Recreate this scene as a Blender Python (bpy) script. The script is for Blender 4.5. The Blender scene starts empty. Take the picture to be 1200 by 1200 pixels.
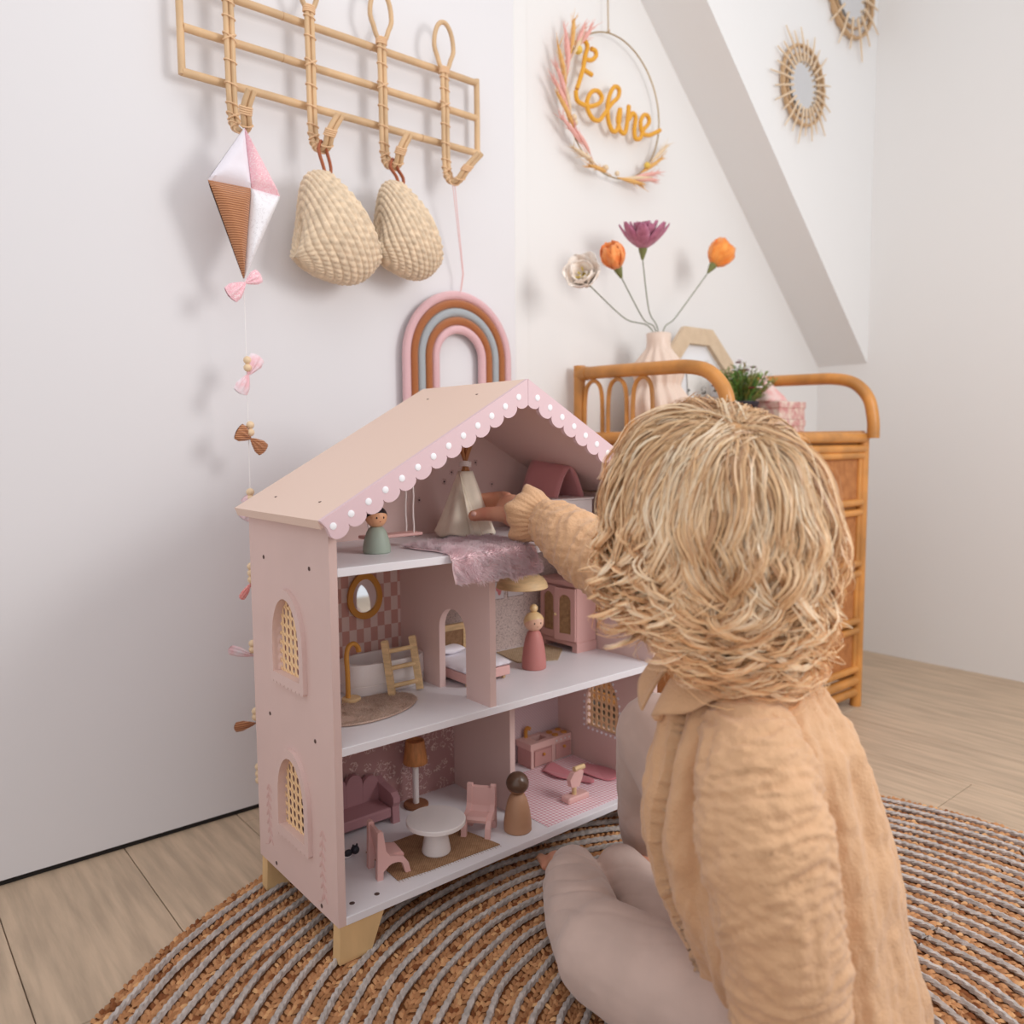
import bpy, bmesh, math, random
import numpy as np
from mathutils import Vector, Matrix, Quaternion, noise
from mathutils.geometry import tessellate_polygon
random.seed(7); RNG = np.random.default_rng(7)
C = bpy.context.scene.collection
PI = math.pi
S = bpy.context.scene
# ------------------------------------------------------------------ camera, world, lights, exposure
def lin(c):
    return tuple(((v/255)/12.92 if v/255 <= .04045 else ((v/255+.055)/1.055)**2.4) for v in c)
cam_d = bpy.data.cameras.new('camera'); cam = bpy.data.objects.new('camera', cam_d); C.objects.link(cam)
_r = Vector((.7694, -.6387, -.0066)); _u = Vector((.0613, .0634, .9961)); _f = Vector((.6358, .7668, -.0874))
_r = Vector((0.769, -0.639, -0.007)).normalized(); _f = _f.normalized(); _u = _r.cross(_f)*1.0; _u.normalize(); _r = _f.cross(_u)
cam.matrix_world = Matrix(((_r.x, _u.x, -_f.x, -.4373), (_r.y, _u.y, -_f.y, -.8667), (_r.z, _u.z, -_f.z, .6541), (0, 0, 0, 1)))
cam_d.sensor_width = 36; cam_d.sensor_fit = 'HORIZONTAL'; cam_d.lens = 947.886/1200*36
cam_d.clip_start = .02
cam_d.dof.use_dof = True; cam_d.dof.focus_distance = 1.08; cam_d.dof.aperture_fstop = 4.0
S.camera = cam
w = bpy.data.worlds.new('daylight'); S.world = w; w.use_nodes = True
w.node_tree.nodes['Background'].inputs[0].default_value = (*lin((243, 243, 246)), 1)
w.node_tree.nodes['Background'].inputs[1].default_value = .82
def area(name, loc, target, sx, sy, power, col):
    l = bpy.data.lights.new(name, 'AREA'); l.shape = 'RECTANGLE'; l.size = sx; l.size_y = sy; l.energy = power; l.color = col
    o = bpy.data.objects.new(name, l); C.objects.link(o); o.location = loc
    o.rotation_euler = (Vector(target)-Vector(loc)).to_track_quat('-Z', 'Y').to_euler(); return o
area('window_light', (.95, -1.25, 1.27), (.3, .5, .70), .45, .7, 10.3, (1.0, .985, .97))
area('overhead_light', (-.1, -.5, 2.35), (.3, .1, 0), 1.3, 1.3, 5.0, (1.0, .95, .90))  # broad warm area lamp overhead; no roof window is modelled
S.view_settings.view_transform = 'Standard'; S.view_settings.look = 'None'
S.view_settings.exposure = 0.20; S.view_settings.gamma = 1; S.view_settings.use_curve_mapping = False

# ------------------------------------------------------------------ materials
def nodes(m): return m.node_tree.nodes, m.node_tree.links
def mat(name, rgb, rough=.6, bump=None, var=None, sheen=0, metal=0, spec=.4, stretch=None, rgb2=None, sss=0):
    m = bpy.data.materials.new(name); m.use_nodes = True; N, L = nodes(m); b = N['Principled BSDF']
    b.inputs['Base Color'].default_value = (*lin(rgb), 1); b.inputs['Roughness'].default_value = rough
    b.inputs['Metallic'].default_value = metal; b.inputs['Specular IOR Level'].default_value = spec
    if sheen: b.inputs['Sheen Weight'].default_value = sheen; b.inputs['Sheen Roughness'].default_value = .5
    if sss:
        b.inputs['Subsurface Weight'].default_value = sss; b.inputs['Subsurface Radius'].default_value = (.01, .004, .002); b.inputs['Subsurface Scale'].default_value = 1
    if bump or var:
        tc = N.new('ShaderNodeTexCoord'); mp = N.new('ShaderNodeMapping'); L.new(tc.outputs['Object'], mp.inputs[0])
        if stretch: mp.inputs['Scale'].default_value = stretch
    if bump:
        t = N.new('ShaderNodeTexNoise'); t.inputs['Scale'].default_value = bump[0]; t.inputs['Detail'].default_value = 3
        L.new(mp.outputs[0], t.inputs['Vector'])
        bp = N.new('ShaderNodeBump'); bp.inputs['Strength'].default_value = bump[1]; bp.inputs['Distance'].default_value = bump[2] if len(bump) > 2 else .001
        L.new(t.outputs['Fac'], bp.inputs['Height']); L.new(bp.outputs[0], b.inputs['Normal'])
    if var:
        t = N.new('ShaderNodeTexNoise'); t.inputs['Scale'].default_value = var[0]; t.inputs['Detail'].default_value = 4
        L.new(mp.outputs[0], t.inputs['Vector'])
        mx = N.new('ShaderNodeMix'); mx.data_type = 'RGBA'
        k = 1-var[1]
        c2 = rgb2 or tuple(v*k for v in rgb)
        mx.inputs[6].default_value = (*lin(rgb), 1); mx.inputs[7].default_value = (*lin(c2), 1)
        rp = N.new('ShaderNodeMapRange'); rp.inputs[1].default_value = .35; rp.inputs[2].default_value = .65
        L.new(t.outputs['Fac'], rp.inputs[0]); L.new(rp.outputs[0], mx.inputs[0]); L.new(mx.outputs[2], b.inputs['Base Color'])
    return m
def mat_attr(name, rough=.6, bump=None, sheen=0, spec=.4, aniso=0):
    m = mat(name, (200, 200, 200), rough, bump, None, sheen, 0, spec); N, L = nodes(m)
    a = N.new('ShaderNodeAttribute'); a.attribute_name = 'col'; L.new(a.outputs['Color'], N['Principled BSDF'].inputs['Base Color'])
    return m
def mat_checker(name, c1, c2, c3, sx, sz, axes='XZ'):
    """c1/c2 checker; for gingham c3 is the mixed tone"""
    m = mat(name, c1, .75); N, L = nodes(m); b = N['Principled BSDF']
    tc = N.new('ShaderNodeTexCoord'); sp = N.new('ShaderNodeSeparateXYZ'); L.new(tc.outputs['Object'], sp.inputs[0])
    def stripe(o, s):
        a = N.new('ShaderNodeMath'); a.operation = 'DIVIDE'; L.new(o, a.inputs[0]); a.inputs[1].default_value = s
        f = N.new('ShaderNodeMath'); f.operation = 'FLOOR'; L.new(a.outputs[0], f.inputs[0])
        q = N.new('ShaderNodeMath'); q.operation = 'FLOORED_MODULO'; L.new(f.outputs[0], q.inputs[0]); q.inputs[1].default_value = 2
        return q.outputs[0]
    u = stripe(sp.outputs[axes[0]], sx); v = stripe(sp.outputs[axes[1]], sz)
    ad = N.new('ShaderNodeMath'); ad.operation = 'ADD'; L.new(u, ad.inputs[0]); L.new(v, ad.inputs[1])
    cr = N.new('ShaderNodeValToRGB'); cr.color_ramp.interpolation = 'CONSTANT'
    dv = N.new('ShaderNodeMath'); dv.operation = 'DIVIDE'; L.new(ad.outputs[0], dv.inputs[0]); dv.inputs[1].default_value = 2
    L.new(dv.outputs[0], cr.inputs[0]); e = cr.color_ramp.elements
    e[0].color = (*lin(c1), 1); e[1].position = .9; e[1].color = (*lin(c1 if c3 is None else c3), 1)
    n = e.new(.4); n.color = (*lin(c2), 1)
    L.new(cr.outputs[0], b.inputs['Base Color']); return m
def mat_print(name, base, mark, scale, thr=.62, feat='F1'):
    """scattered printed marks: voronoi cells warped by noise"""
    m = mat(name, base, .75); N, L = nodes(m); b = N['Principled BSDF']
    tc = N.new('ShaderNodeTexCoord'); nz = N.new('ShaderNodeTexNoise'); nz.inputs['Scale'].default_value = scale*2.2; nz.inputs['Detail'].default_value = 1
    L.new(tc.outputs['Object'], nz.inputs['Vector'])
    vo = N.new('ShaderNodeTexVoronoi'); vo.inputs['Scale'].default_value = scale; L.new(tc.outputs['Object'], vo.inputs['Vector'])
    d1 = N.new('ShaderNodeMath'); d1.operation = 'SUBTRACT'; L.new(nz.outputs['Fac'], d1.inputs[0]); d1.inputs[1].default_value = .5
    ab = N.new('ShaderNodeMath'); ab.operation = 'ABSOLUTE'; L.new(d1.outputs[0], ab.inputs[0])
    lt = N.new('ShaderNodeMath'); lt.operation = 'LESS_THAN'; L.new(ab.outputs[0], lt.inputs[0]); lt.inputs[1].default_value = .035
    l2 = N.new('ShaderNodeMath'); l2.operation = 'LESS_THAN'; L.new(vo.outputs['Distance'], l2.inputs[0]); l2.inputs[1].default_value = thr
    mu = N.new('ShaderNodeMath'); mu.operation = 'MULTIPLY'; L.new(lt.outputs[0], mu.inputs[0]); L.new(l2.outputs[0], mu.inputs[1])
    mx = N.new('ShaderNodeMix'); mx.data_type = 'RGBA'; mx.inputs[6].default_value = (*lin(base), 1); mx.inputs[7].default_value = (*lin(mark), 1)
    L.new(mu.outputs[0], mx.inputs[0]); L.new(mx.outputs[2], b.inputs['Base Color']); return m
def mat_weave(name, c1, c2, scale, rough=.7, axes=('X', 'Y', 'Z'), strength=.5):
    """over-under weave from two sine waves with relief"""
    m = mat(name, c1, rough); N, L = nodes(m); b = N['Principled BSDF']
    tc = N.new('ShaderNodeTexCoord'); sp = N.new('ShaderNodeSeparateXYZ'); L.new(tc.outputs['Object'], sp.inputs[0])
    def sn(o):
        a = N.new('ShaderNodeMath'); a.operation = 'MULTIPLY'; L.new(o, a.inputs[0]); a.inputs[1].default_value = scale
        s = N.new('ShaderNodeMath'); s.operation = 'SINE'; L.new(a.outputs[0], s.inputs[0]); return s.outputs[0]
    s1 = sn(sp.outputs[axes[0]]); s2 = sn(sp.outputs[axes[1]])
    mu = N.new('ShaderNodeMath'); mu.operation = 'MULTIPLY'; L.new(s1, mu.inputs[0]); L.new(s2, mu.inputs[1])
    nz = N.new('ShaderNodeTexNoise'); nz.inputs['Scale'].default_value = scale*.06; L.new(tc.outputs['Object'], nz.inputs['Vector'])
    rg = N.new('ShaderNodeMath'); rg.operation = 'MULTIPLY_ADD'; L.new(mu.outputs[0], rg.inputs[0]); rg.inputs[1].default_value = .5; rg.inputs[2].default_value = .05
    ad = N.new('ShaderNodeMath'); ad.operation = 'ADD'; L.new(rg.outputs[0], ad.inputs[0]); L.new(nz.outputs['Fac'], ad.inputs[1])
    mx = N.new('ShaderNodeMix'); mx.data_type = 'RGBA'; mx.inputs[6].default_value = (*lin(c2), 1); mx.inputs[7].default_value = (*lin(c1), 1)
    mx.clamp_factor = True; L.new(ad.outputs[0], mx.inputs[0]); L.new(mx.outputs[2], b.inputs['Base Color'])
    bp = N.new('ShaderNodeBump'); bp.inputs['Strength'].default_value = strength; bp.inputs['Distance'].default_value = .0008
    L.new(mu.outputs[0], bp.inputs['Height']); L.new(bp.outputs[0], b.inputs['Normal']); return m

# ------------------------------------------------------------------ geometry helpers (world coordinates)
def V(*a): return Vector(a)
def frame_of(d):
    d = Vector(d).normalized(); a = V(0, 0, 1) if abs(d.z) < .9 else V(1, 0, 0)
    s = d.cross(a).normalized(); return d, s, s.cross(d).normalized()
class MB:
    def __init__(s): s.v = []; s.f = []; s.c = []; s.col = None
    def add(s, vs, fs):
        n = len(s.v); s.v.extend([tuple(p) for p in vs]); s.f.extend([tuple(i+n for i in f) for f in fs])
        s.c.extend([s.col or (1, 1, 1)]*len(vs)); return s
    def box(s, x0, x1, y0, y1, z0, z1, M=None, bev=0):
        x0, x1 = sorted((x0, x1)); y0, y1 = sorted((y0, y1)); z0, z1 = sorted((z0, z1))
        if bev:
            b = min(bev, (x1-x0)/2.01, (y1-y0)/2.01, (z1-z0)/2.01)
            vs = []; 
            for X, sx in ((x0, 1), (x1, -1)):
                for Y, sy in ((y0, 1), (y1, -1)):
                    for Z, sz in ((z0, 1), (z1, -1)):
                        vs += [(X, Y+sy*b, Z+sz*b), (X+sx*b, Y, Z+sz*b), (X+sx*b, Y+sy*b, Z)]
            def i(a, b_, c, k): return ((a*2+b_)*2+c)*3+k
            fs = []
            for a in (0, 1): fs.append([i(a, 0, 0, 0), i(a, 0, 1, 0), i(a, 1, 1, 0), i(a, 1, 0, 0)][::(1 if a == 0 else -1)])
            for a in (0, 1): fs.append([i(0, a, 0, 1), i(1, a, 0, 1), i(1, a, 1, 1), i(0, a, 1, 1)][::(1 if a == 0 else -1)])
            for a in (0, 1): fs.append([i(0, 0, a, 2), i(0, 1, a, 2), i(1, 1, a, 2), i(1, 0, a, 2)][::(1 if a == 0 else -1)])
            for a in (0, 1):
                for c in (0, 1):
                    fs.append([i(a, c, 0, 0), i(a, c, 1, 0), i(a, c, 1, 1), i(a, c, 0, 1)])
                    fs.append([i(a, 0, c, 0), i(a, 1, c, 0), i(a, 1, c, 2), i(a, 0, c, 2)])
                    fs.append([i(0, a, c, 1), i(1, a, c, 1), i(1, a, c, 2), i(0, a, c, 2)])
            for a in (0, 1):
                for c in (0, 1):
                    for d in (0, 1): fs.append([i(a, c, d, 0), i(a, c, d, 1), i(a, c, d, 2)])
        else:
            vs = [(x, y, z) for x in (x0, x1) for y in (y0, y1) for z in (z0, z1)]
            fs = [(0, 1, 3, 2), (4, 6, 7, 5), (0, 4, 5, 1), (2, 3, 7, 6), (0, 2, 6, 4), (1, 5, 7, 3)]
        if M is not None: vs = [M @ Vector(p) for p in vs]
        return s.add(vs, fs)
    def tube(s, pts, r, n=10, caps=True, closed=False, flat=1.0):
        pts = [Vector(p) for p in pts]; k = len(pts); rs = r if hasattr(r, '__len__') else [r]*k
        vs = []; prev = None
        for i, p in enumerate(pts):
            if closed: t = pts[(i+1) % k]-pts[i-1]
            else: t = pts[min(i+1, k-1)]-pts[max(i-1, 0)]
            if t.length < 1e-9: t = V(0, 0, 1)
            t.normalize()
            if prev is None: _, a, b = frame_of(t); b = t.cross(a)
            else:
                a = prev-t*prev.dot(t)
                if a.length < 1e-6: _, a, b = frame_of(t)
                a.normalize(); b = t.cross(a)
            prev = a
            for j in range(n):
                q = 2*PI*j/n; vs.append(p+a*(math.cos(q)*rs[i])+b*(math.sin(q)*rs[i]*flat))
        fs = []
        for i in range(k if closed else k-1):
            for j in range(n):
                a0 = i*n+j; a1 = i*n+(j+1) % n; b0 = ((i+1) % k)*n+j; b1 = ((i+1) % k)*n+(j+1) % n; fs.append((a0, a1, b1, b0))
        if caps and not closed: fs += [tuple(range(n))[::-1], tuple(range((k-1)*n, k*n))]
        return s.add(vs, fs)
    def lathe(s, prof, c=(0, 0, 0), n=28, axis=(0, 0, 1), sx=1, sy=1, fn=None):
        """prof: list of (radius, height) bottom to top"""
        d, a, b = frame_of(axis)
        if Vector(axis) == V(0, 0, 1): a, b = V(1, 0, 0), V(0, 1, 0)
        c = Vector(c); vs = []; fs = []; k = len(prof)
        for r, h in prof:
            for j in range(n):
                q = 2*PI*j/n; rr = max(r, 1e-5)*(fn(q, h) if fn else 1)
                vs.append(c+d*h+a*(math.cos(q)*rr*sx)+b*(math.sin(q)*rr*sy))
        for i in range(k-1):
            for j in range(n): fs.append((i*n+j, i*n+(j+1) % n, (i+1)*n+(j+1) % n, (i+1)*n+j))
        fs += [tuple(range(n))[::-1], tuple(range((k-1)*n, k*n))]
        return s.add(vs, fs)
    def ell(s, c, rx, ry=None, rz=None, M=None, n=16, m=10):
        ry = ry or rx; rz = rz or rx; c = Vector(c); vs = []; fs = []
        for i in range(m+1):
            th = PI*i/m
            for j in range(n):
                p = V(math.sin(th)*math.cos(2*PI*j/n)*rx, math.sin(th)*math.sin(2*PI*j/n)*ry, math.cos(th)*rz)
                vs.append(c+(M @ p if M is not None else p))
        for i in range(m):
            for j in range(n): fs.append((i*n+j, (i+1)*n+j, (i+1)*n+(j+1) % n, i*n+(j+1) % n))
        return s.add(vs, fs)
    def plate(s, outer, holes, origin, U, W, T):
        """polygon (u,w) with holes in the plane origin+U*u+W*w, thickness vector T"""
        o = Vector(origin); U = Vector(U); W = Vector(W); T = Vector(T)
        loops = [outer]+list(holes); allp = [p for l in loops for p in l]
        tris = tessellate_polygon([[Vector((p[0], p[1], 0)) for p in l] for l in loops])
        n = len(allp); vs = [o+U*p[0]+W*p[1] for p in allp]+[o+U*p[0]+W*p[1]+T for p in allp]
        fs = [tuple(t) for t in tris]+[tuple(i+n for i in t)[::-1] for t in tris]
        st = 0
        for l in loops:
            k = len(l)
            for i in range(k): a, b = st+i, st+(i+1) % k; fs.append((a, b, b+n, a+n))
            st += k
        return s.add(vs, fs)
    def grid(s, fn, nu, nv, thick=None, closeu=False):
        vs = [fn(i/nu, j/nv) for i in range(nu+(0 if closeu else 1)) for j in range(nv+1)]; fs = []
        ku = nu if closeu else nu+1
        for i in range(nu):
            for j in range(nv):
                a = i*(nv+1)+j; b = ((i+1) % ku)*(nv+1)+j; fs.append((a, b, b+1, a+1))
        return s.add(vs, fs)
def finish(name, me, m, parent=None, smooth=False, loc=None, auto=True):
    o = bpy.data.objects.new(name, me); C.objects.link(o); me.materials.append(m)
    if parent is not None:
        o.parent = parent
    if smooth:
        me.shade_smooth()
        if smooth != 'all':
            try: me.set_sharp_from_angle(angle=math.radians(38))
            except Exception: pass
    return o
def root_loc(o):
    while o.parent is not None: o = o.parent
    return Vector(o['_loc'])
def obj(name, mb, m, parent=None, smooth=True, solid=0, **props):
    base = root_loc(parent) if parent is not None else V(0, 0, 0)
    me = bpy.data.meshes.new(name)
    vs = np.array(mb.v, dtype=np.float64)
    if parent is None:
        base = Vector(((vs[:, 0].min()+vs[:, 0].max())/2, (vs[:, 1].min()+vs[:, 1].max())/2, vs[:, 2].min()))
    vs = vs-np.array(base)
    me.from_pydata(vs.tolist(), [], mb.f); me.validate()
    if mb.col is not None:
        a = me.color_attributes.new('col', 'FLOAT_COLOR', 'POINT')
        c = np.ones((len(vs), 4)); c[:, :3] = np.array(mb.c); a.data.foreach_set('color', c.ravel())
    bm = bmesh.new(); bm.from_mesh(me)
    if len(vs) < 8000: bmesh.ops.remove_doubles(bm, verts=bm.verts, dist=1e-5)
    bmesh.ops.recalc_face_normals(bm, faces=bm.faces); bm.to_mesh(me); bm.free()
    o = finish(name, me, m, parent, smooth)
    if parent is None: o.location = base; o['_loc'] = tuple(base)
    if solid:
        md = o.modifiers.new('solid', 'SOLIDIFY'); md.thickness = solid; md.offset = 0
    for k, v in props.items(): o[k] = v
    return o
def thing(name, label, cat, loc, group=None):
    o = bpy.data.objects.new(name, None); C.objects.link(o); o.location = loc; o['_loc'] = tuple(loc)
    o['label'] = label; o['category'] = cat; o.empty_display_size = .02
    if group: o['group'] = group
    return o
def tag(o, label, cat, group=None):
    o['label'] = label; o['category'] = cat
    if group: o['group'] = group
    return o
def struct(name, mb, m, parent=None, smooth=False):
    o = obj(name, mb, m, parent, smooth)
    if parent is None: o['kind'] = 'structure'
    return o
def dup(root, loc, rotz, label, group=None):
    r = root.copy(); C.objects.link(r); r.location = loc; r.rotation_euler = (0, 0, rotz); r['label'] = label; r['_loc'] = tuple(loc)
    if group: r['group'] = group
    for ch in list(root.children):
        c = ch.copy(); C.objects.link(c); c.parent = r
        for g in ch.children:
            d = g.copy(); C.objects.link(d); d.parent = c
    return r
def bez(pts, n=40):
    """Catmull-Rom through pts"""
    P = [Vector(p) for p in pts]; P = [P[0]*2-P[1]]+P+[P[-1]*2-P[-2]]; out = []
    seg = len(P)-3
    for i in range(n+1):
        t = i/n*seg; k = min(int(t), seg-1); t -= k; a, b, c, d = P[k:k+4]
        out.append(.5*((2*b)+(c-a)*t+(2*a-5*b+4*c-d)*t*t+(3*b-a-3*c+d)*t**3))
    return out
def arch(hw, z0, zs, zt, n=14):
    """arched outline (u,w), straight sides z0..zs then half ellipse to zt"""
    return [(-hw, z0), (hw, z0)]+[(hw*math.cos(PI*i/n), zs+(zt-zs)*math.sin(PI*i/n)) for i in range(n+1)]
def strands(name, P, R, m, parent, nsides=3, col=None, **props):
    """P: (N,K,3) centre lines, R: (N,K) radii -> one mesh of thin tubes"""
    N, K, _ = P.shape; T = np.empty_like(P); T[:, 1:-1] = P[:, 2:]-P[:, :-2]; T[:, 0] = P[:, 1]-P[:, 0]; T[:, -1] = P[:, -1]-P[:, -2]
    T /= np.linalg.norm(T, axis=2, keepdims=True)+1e-12
    ref = np.zeros_like(P); ref[..., 2] = 1; ref[np.abs(T[..., 2]) > .9] = (1, 0, 0)
    A = np.cross(T, ref); A /= np.linalg.norm(A, axis=2, keepdims=True)+1e-12; B = np.cross(T, A)
    base = np.array(root_loc(parent)) if parent is not None else np.zeros(3)
    vs = np.empty((N, K, nsides, 3))
    for j in range(nsides):
        q = 2*PI*j/nsides; vs[:, :, j] = P+(A*math.cos(q)+B*math.sin(q))*R[..., None]-base
    idx = np.arange(N*K*nsides).reshape(N, K, nsides); a = idx[:, :-1, :]; b = idx[:, 1:, :]
    f = np.stack([a, np.roll(a, -1, 2), np.roll(b, -1, 2), b], -1).reshape(-1, 4)
    me = bpy.data.meshes.new(name); nv = N*K*nsides; nf = len(f)
    me.vertices.add(nv); me.vertices.foreach_set('co', vs.ravel()); me.loops.add(nf*4); me.loops.foreach_set('vertex_index', f.ravel())
    me.polygons.add(nf); me.polygons.foreach_set('loop_start', np.arange(0, nf*4, 4)); me.update(calc_edges=True)
    if col is not None:
        at = me.color_attributes.new('col', 'FLOAT_COLOR', 'POINT'); c = np.ones((N, K, nsides, 4)); c[..., :3] = col[:, :, None, :] if col.ndim == 3 else col[:, None, None, :]
        at.data.foreach_set('color', c.ravel())
    me.shade_smooth()
    o = finish(name, me, m, parent)
    if parent is None: o['_loc'] = (0, 0, 0)
    for k, v in props.items(): o[k] = v
    return o
def blob(name, mb, m, parent, voxel=.004, smooth=5, disp=None, **props):
    """union of closed shapes as one continuous skin: voxel remesh, smooth, then displace"""
    me = bpy.data.meshes.new('tmp'); base = root_loc(parent); me.from_pydata([tuple(Vector(p)-base) for p in mb.v], [], mb.f)
    bm = bmesh.new(); bm.from_mesh(me); bmesh.ops.recalc_face_normals(bm, faces=bm.faces); bm.to_mesh(me); bm.free()
    t = bpy.data.objects.new('tmp', me); C.objects.link(t)
    r = t.modifiers.new('r', 'REMESH'); r.mode = 'VOXEL'; r.voxel_size = voxel
    if smooth:
        q = t.modifiers.new('s', 'SMOOTH'); q.iterations = smooth; q.factor = .5
    dg = bpy.context.evaluated_depsgraph_get(); dg.update(); new = bpy.data.meshes.new_from_object(t.evaluated_get(dg))
    bpy.data.objects.remove(t); new.name = name; new.materials.clear()
    if disp:
        n = len(new.vertices); co = np.empty(n*3); new.vertices.foreach_get('co', co); co = co.reshape(-1, 3)
        nr = np.empty(n*3); new.vertices.foreach_get('normal', nr); nr = nr.reshape(-1, 3)
        co = co+np.array(base); d = disp(co, nr); co = (co+nr*d[:, None] if d.ndim == 1 else co+d)-np.array(base); new.vertices.foreach_set('co', co.ravel()); new.update()
    o = finish(name, new, m, parent); new.shade_smooth()
    for k, v in props.items(): o[k] = v
    return o
def caps(mb, pts, rs, n=16):
    """closed tapered chain with rounded ends"""
    for i in range(len(pts)): mb.ell(pts[i], rs[i], n=n, m=8)
    for i in range(len(pts)-1): mb.tube([pts[i], pts[i+1]], [rs[i], rs[i+1]], n=n)
def nz(co, s, seed=0):
    """vector noise sampled per point (python loop over mathutils noise)"""
    s = np.broadcast_to(np.array(s, float), (3,)); q = co*s+seed*17.3
    return np.array([noise.noise(p) for p in q.tolist()])

# ================================================================== the room
YW = .504
m_wall = mat('wall_paint', (226, 224, 226), .85, bump=(60, .08, .001)); m_wall2 = mat('wall_paint_warm', (232, 230, 228), .85, bump=(60, .08, .001))
m_upper = mat('sloped_wall_paint', (232, 231, 230), .85); m_dark = mat('shadow_gap', (40, 36, 34), .9)
m_oak = mat('oak_laminate', (204, 180, 154), .55, bump=(30, .15, .0005), var=(9, .12), stretch=(9, .8, 1))
m_seam = mat('plank_seam', (156, 136, 118), .9)
fl = struct('floor', MB().box(-1.6, 2.1, -1.7, .62, -.03, -.0075), m_seam)
for i in range(20):
    x0 = -1.6+i*.185; y = -1.7-(i*.37) % 1.1
    while y < .62:
        ya, yb = max(y, -1.7), min(y+1.1, .62)
        if yb-ya > .02: obj('plank', MB().box(x0+.0006, min(x0+.1844, 2.1), ya+.0006, yb-.0006, -.0078, 0, bev=.0008), m_oak, fl, smooth=False)
        y += 1.1
struct('wall_back', MB().box(-1.6, .712, YW, YW+.05, .009, 2.45), m_wall)
struct('trim_1', MB().box(.712, .748, YW-.001, YW+.05, 0, 2.45, bev=.001), m_wall2)
struct('wall_far', MB().box(.748, 2.1, YW+.006, YW+.05, 0, 2.45), m_wall2)
struct('wall_gap_shade', MB().box(-1.6, .712, YW+.004, YW+.05, -.005, .009), m_dark)  # near-black strip painted as the shade in the gap below the wall
struct('wall_upper', MB().plate([(1.97, .880), (1.97, 2.45), (.363, 2.45)], [], (0, .351, 0), (1, 0, 0), (0, 0, 1), (0, .16, 0)), m_upper)
struct('wall_right', MB().box(1.97, 2.02, -.9, .56, 0, 2.45), m_wall2)

# ================================================================== jute rug: concentric braids and grey cords
RC = V(.271, -.437, 0); RR = .755
rug = thing('braided_rug', 'large round jute rug with thin grey cords, under the doll house and child', 'rug', (RC.x, RC.y, 0))
m_jbase = mat('jute_core', (120, 72, 36), .95, bump=(300, .8, .002)); m_jute = mat_attr('jute_fibre', .9); m_jute_n = m_jute.node_tree
_N, _L = nodes(m_jute); _t = _N.new('ShaderNodeTexNoise'); _t.inputs['Scale'].default_value = 420; _b = _N.new('ShaderNodeBump'); _b.inputs['Strength'].default_value = .7; _b.inputs['Distance'].default_value = .001
_tc = _N.new('ShaderNodeTexCoord'); _L.new(_tc.outputs['Object'], _t.inputs['Vector']); _L.new(_t.outputs['Fac'], _b.inputs['Height']); _L.new(_b.outputs[0], _N['Principled BSDF'].inputs['Normal'])
m_cord = mat('grey_cotton_cord', (206, 196, 190), .95, bump=(700, .7, .001), var=(120, .18))
obj('rug_backing', MB().lathe([(RR-.002, .0005), (RR, .002), (RR-.004, .006), (.001, .006)], RC, n=96), m_jbase, rug)
PER = .0262; nring = int((RR-.01)/PER)
lump = MB(); lump.col = (1, 1, 1)
def add_lump(cx, cy, ang, ln, wd, ht, tilt, col):
    ca, sa = math.cos(ang), math.sin(ang); lump.col = col
    pts = []
    for (u, v, z) in ((-1, 0, .15), (-.35, -1, .35), (-.35, 1, .35), (0, 0, 1), (.55, -.75, .3), (.55, .75, .3), (1, 0, .1), (-.45, 0, .8), (.5, 0, .75)):
        x = u*ln; y = v*wd; pts.append((cx+x*ca-y*sa, cy+x*sa+y*ca, .0055+z*ht+tilt*u*.001))
    lump.add(pts, [(0, 1, 7), (0, 7, 2), (7, 1, 3), (7, 3, 2), (1, 4, 3), (2, 3, 5), (3, 4, 8), (3, 8, 5), (4, 6, 8), (8, 6, 5)])
for k in range(nring+1):
    r = RR-.012-k*PER
    if r < .02: break
    for side in (-1, 0, 1):
        rr = r+side*.0058; n = max(6, int(2*PI*rr/.0085))
        for i in range(n):
            q = 2*PI*(i+.5*(side+1)+random.uniform(-.25, .25))/n
            x, y = RC.x+rr*math.cos(q), RC.y+rr*math.sin(q)
            t = random.random(); kk = random.random(); cA = lin((168+42*kk, 118+38*kk, 78+32*kk))
            if t < .10: cA = lin((138, 84, 48))
            elif t > .88: cA = lin((222, 172, 122))
            add_lump(x, y, q+PI/2+side*.65+random.uniform(-.5, .5), random.uniform(.0055, .0078), random.uniform(.0026, .0038), random.uniform(.003, .0062), random.uniform(-1, 1), cA)
obj('jute_braid', lump, m_jute, rug, kind='stuff')
for k in range(1, nring+1):
    r = RR+.0005-k*PER+.0005
    if r < .03: break
    n = max(24, int(2*PI*r/.007)); ph = random.random()*9
    mbc = MB()
    for st in (0, 1):
        pts = []
        for i in range(n):
            q = 2*PI*i/n; tw = i*2*PI*round(2*PI*r/.022)/n/1+st*PI
            rw = r+.0016*math.sin(q*7+ph)+.0012*math.sin(q*19+ph*2)
            pts.append((RC.x+(rw+.0013*math.cos(tw))*math.cos(q), RC.y+(rw+.0013*math.cos(tw))*math.sin(q), .0102+.0015*math.sin(tw)))
        mbc.tube(pts, .0035, n=5, closed=True)
    obj('grey_cord', mbc, m_cord, rug)
FZ = .0105   # top of the rug where things stand

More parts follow.
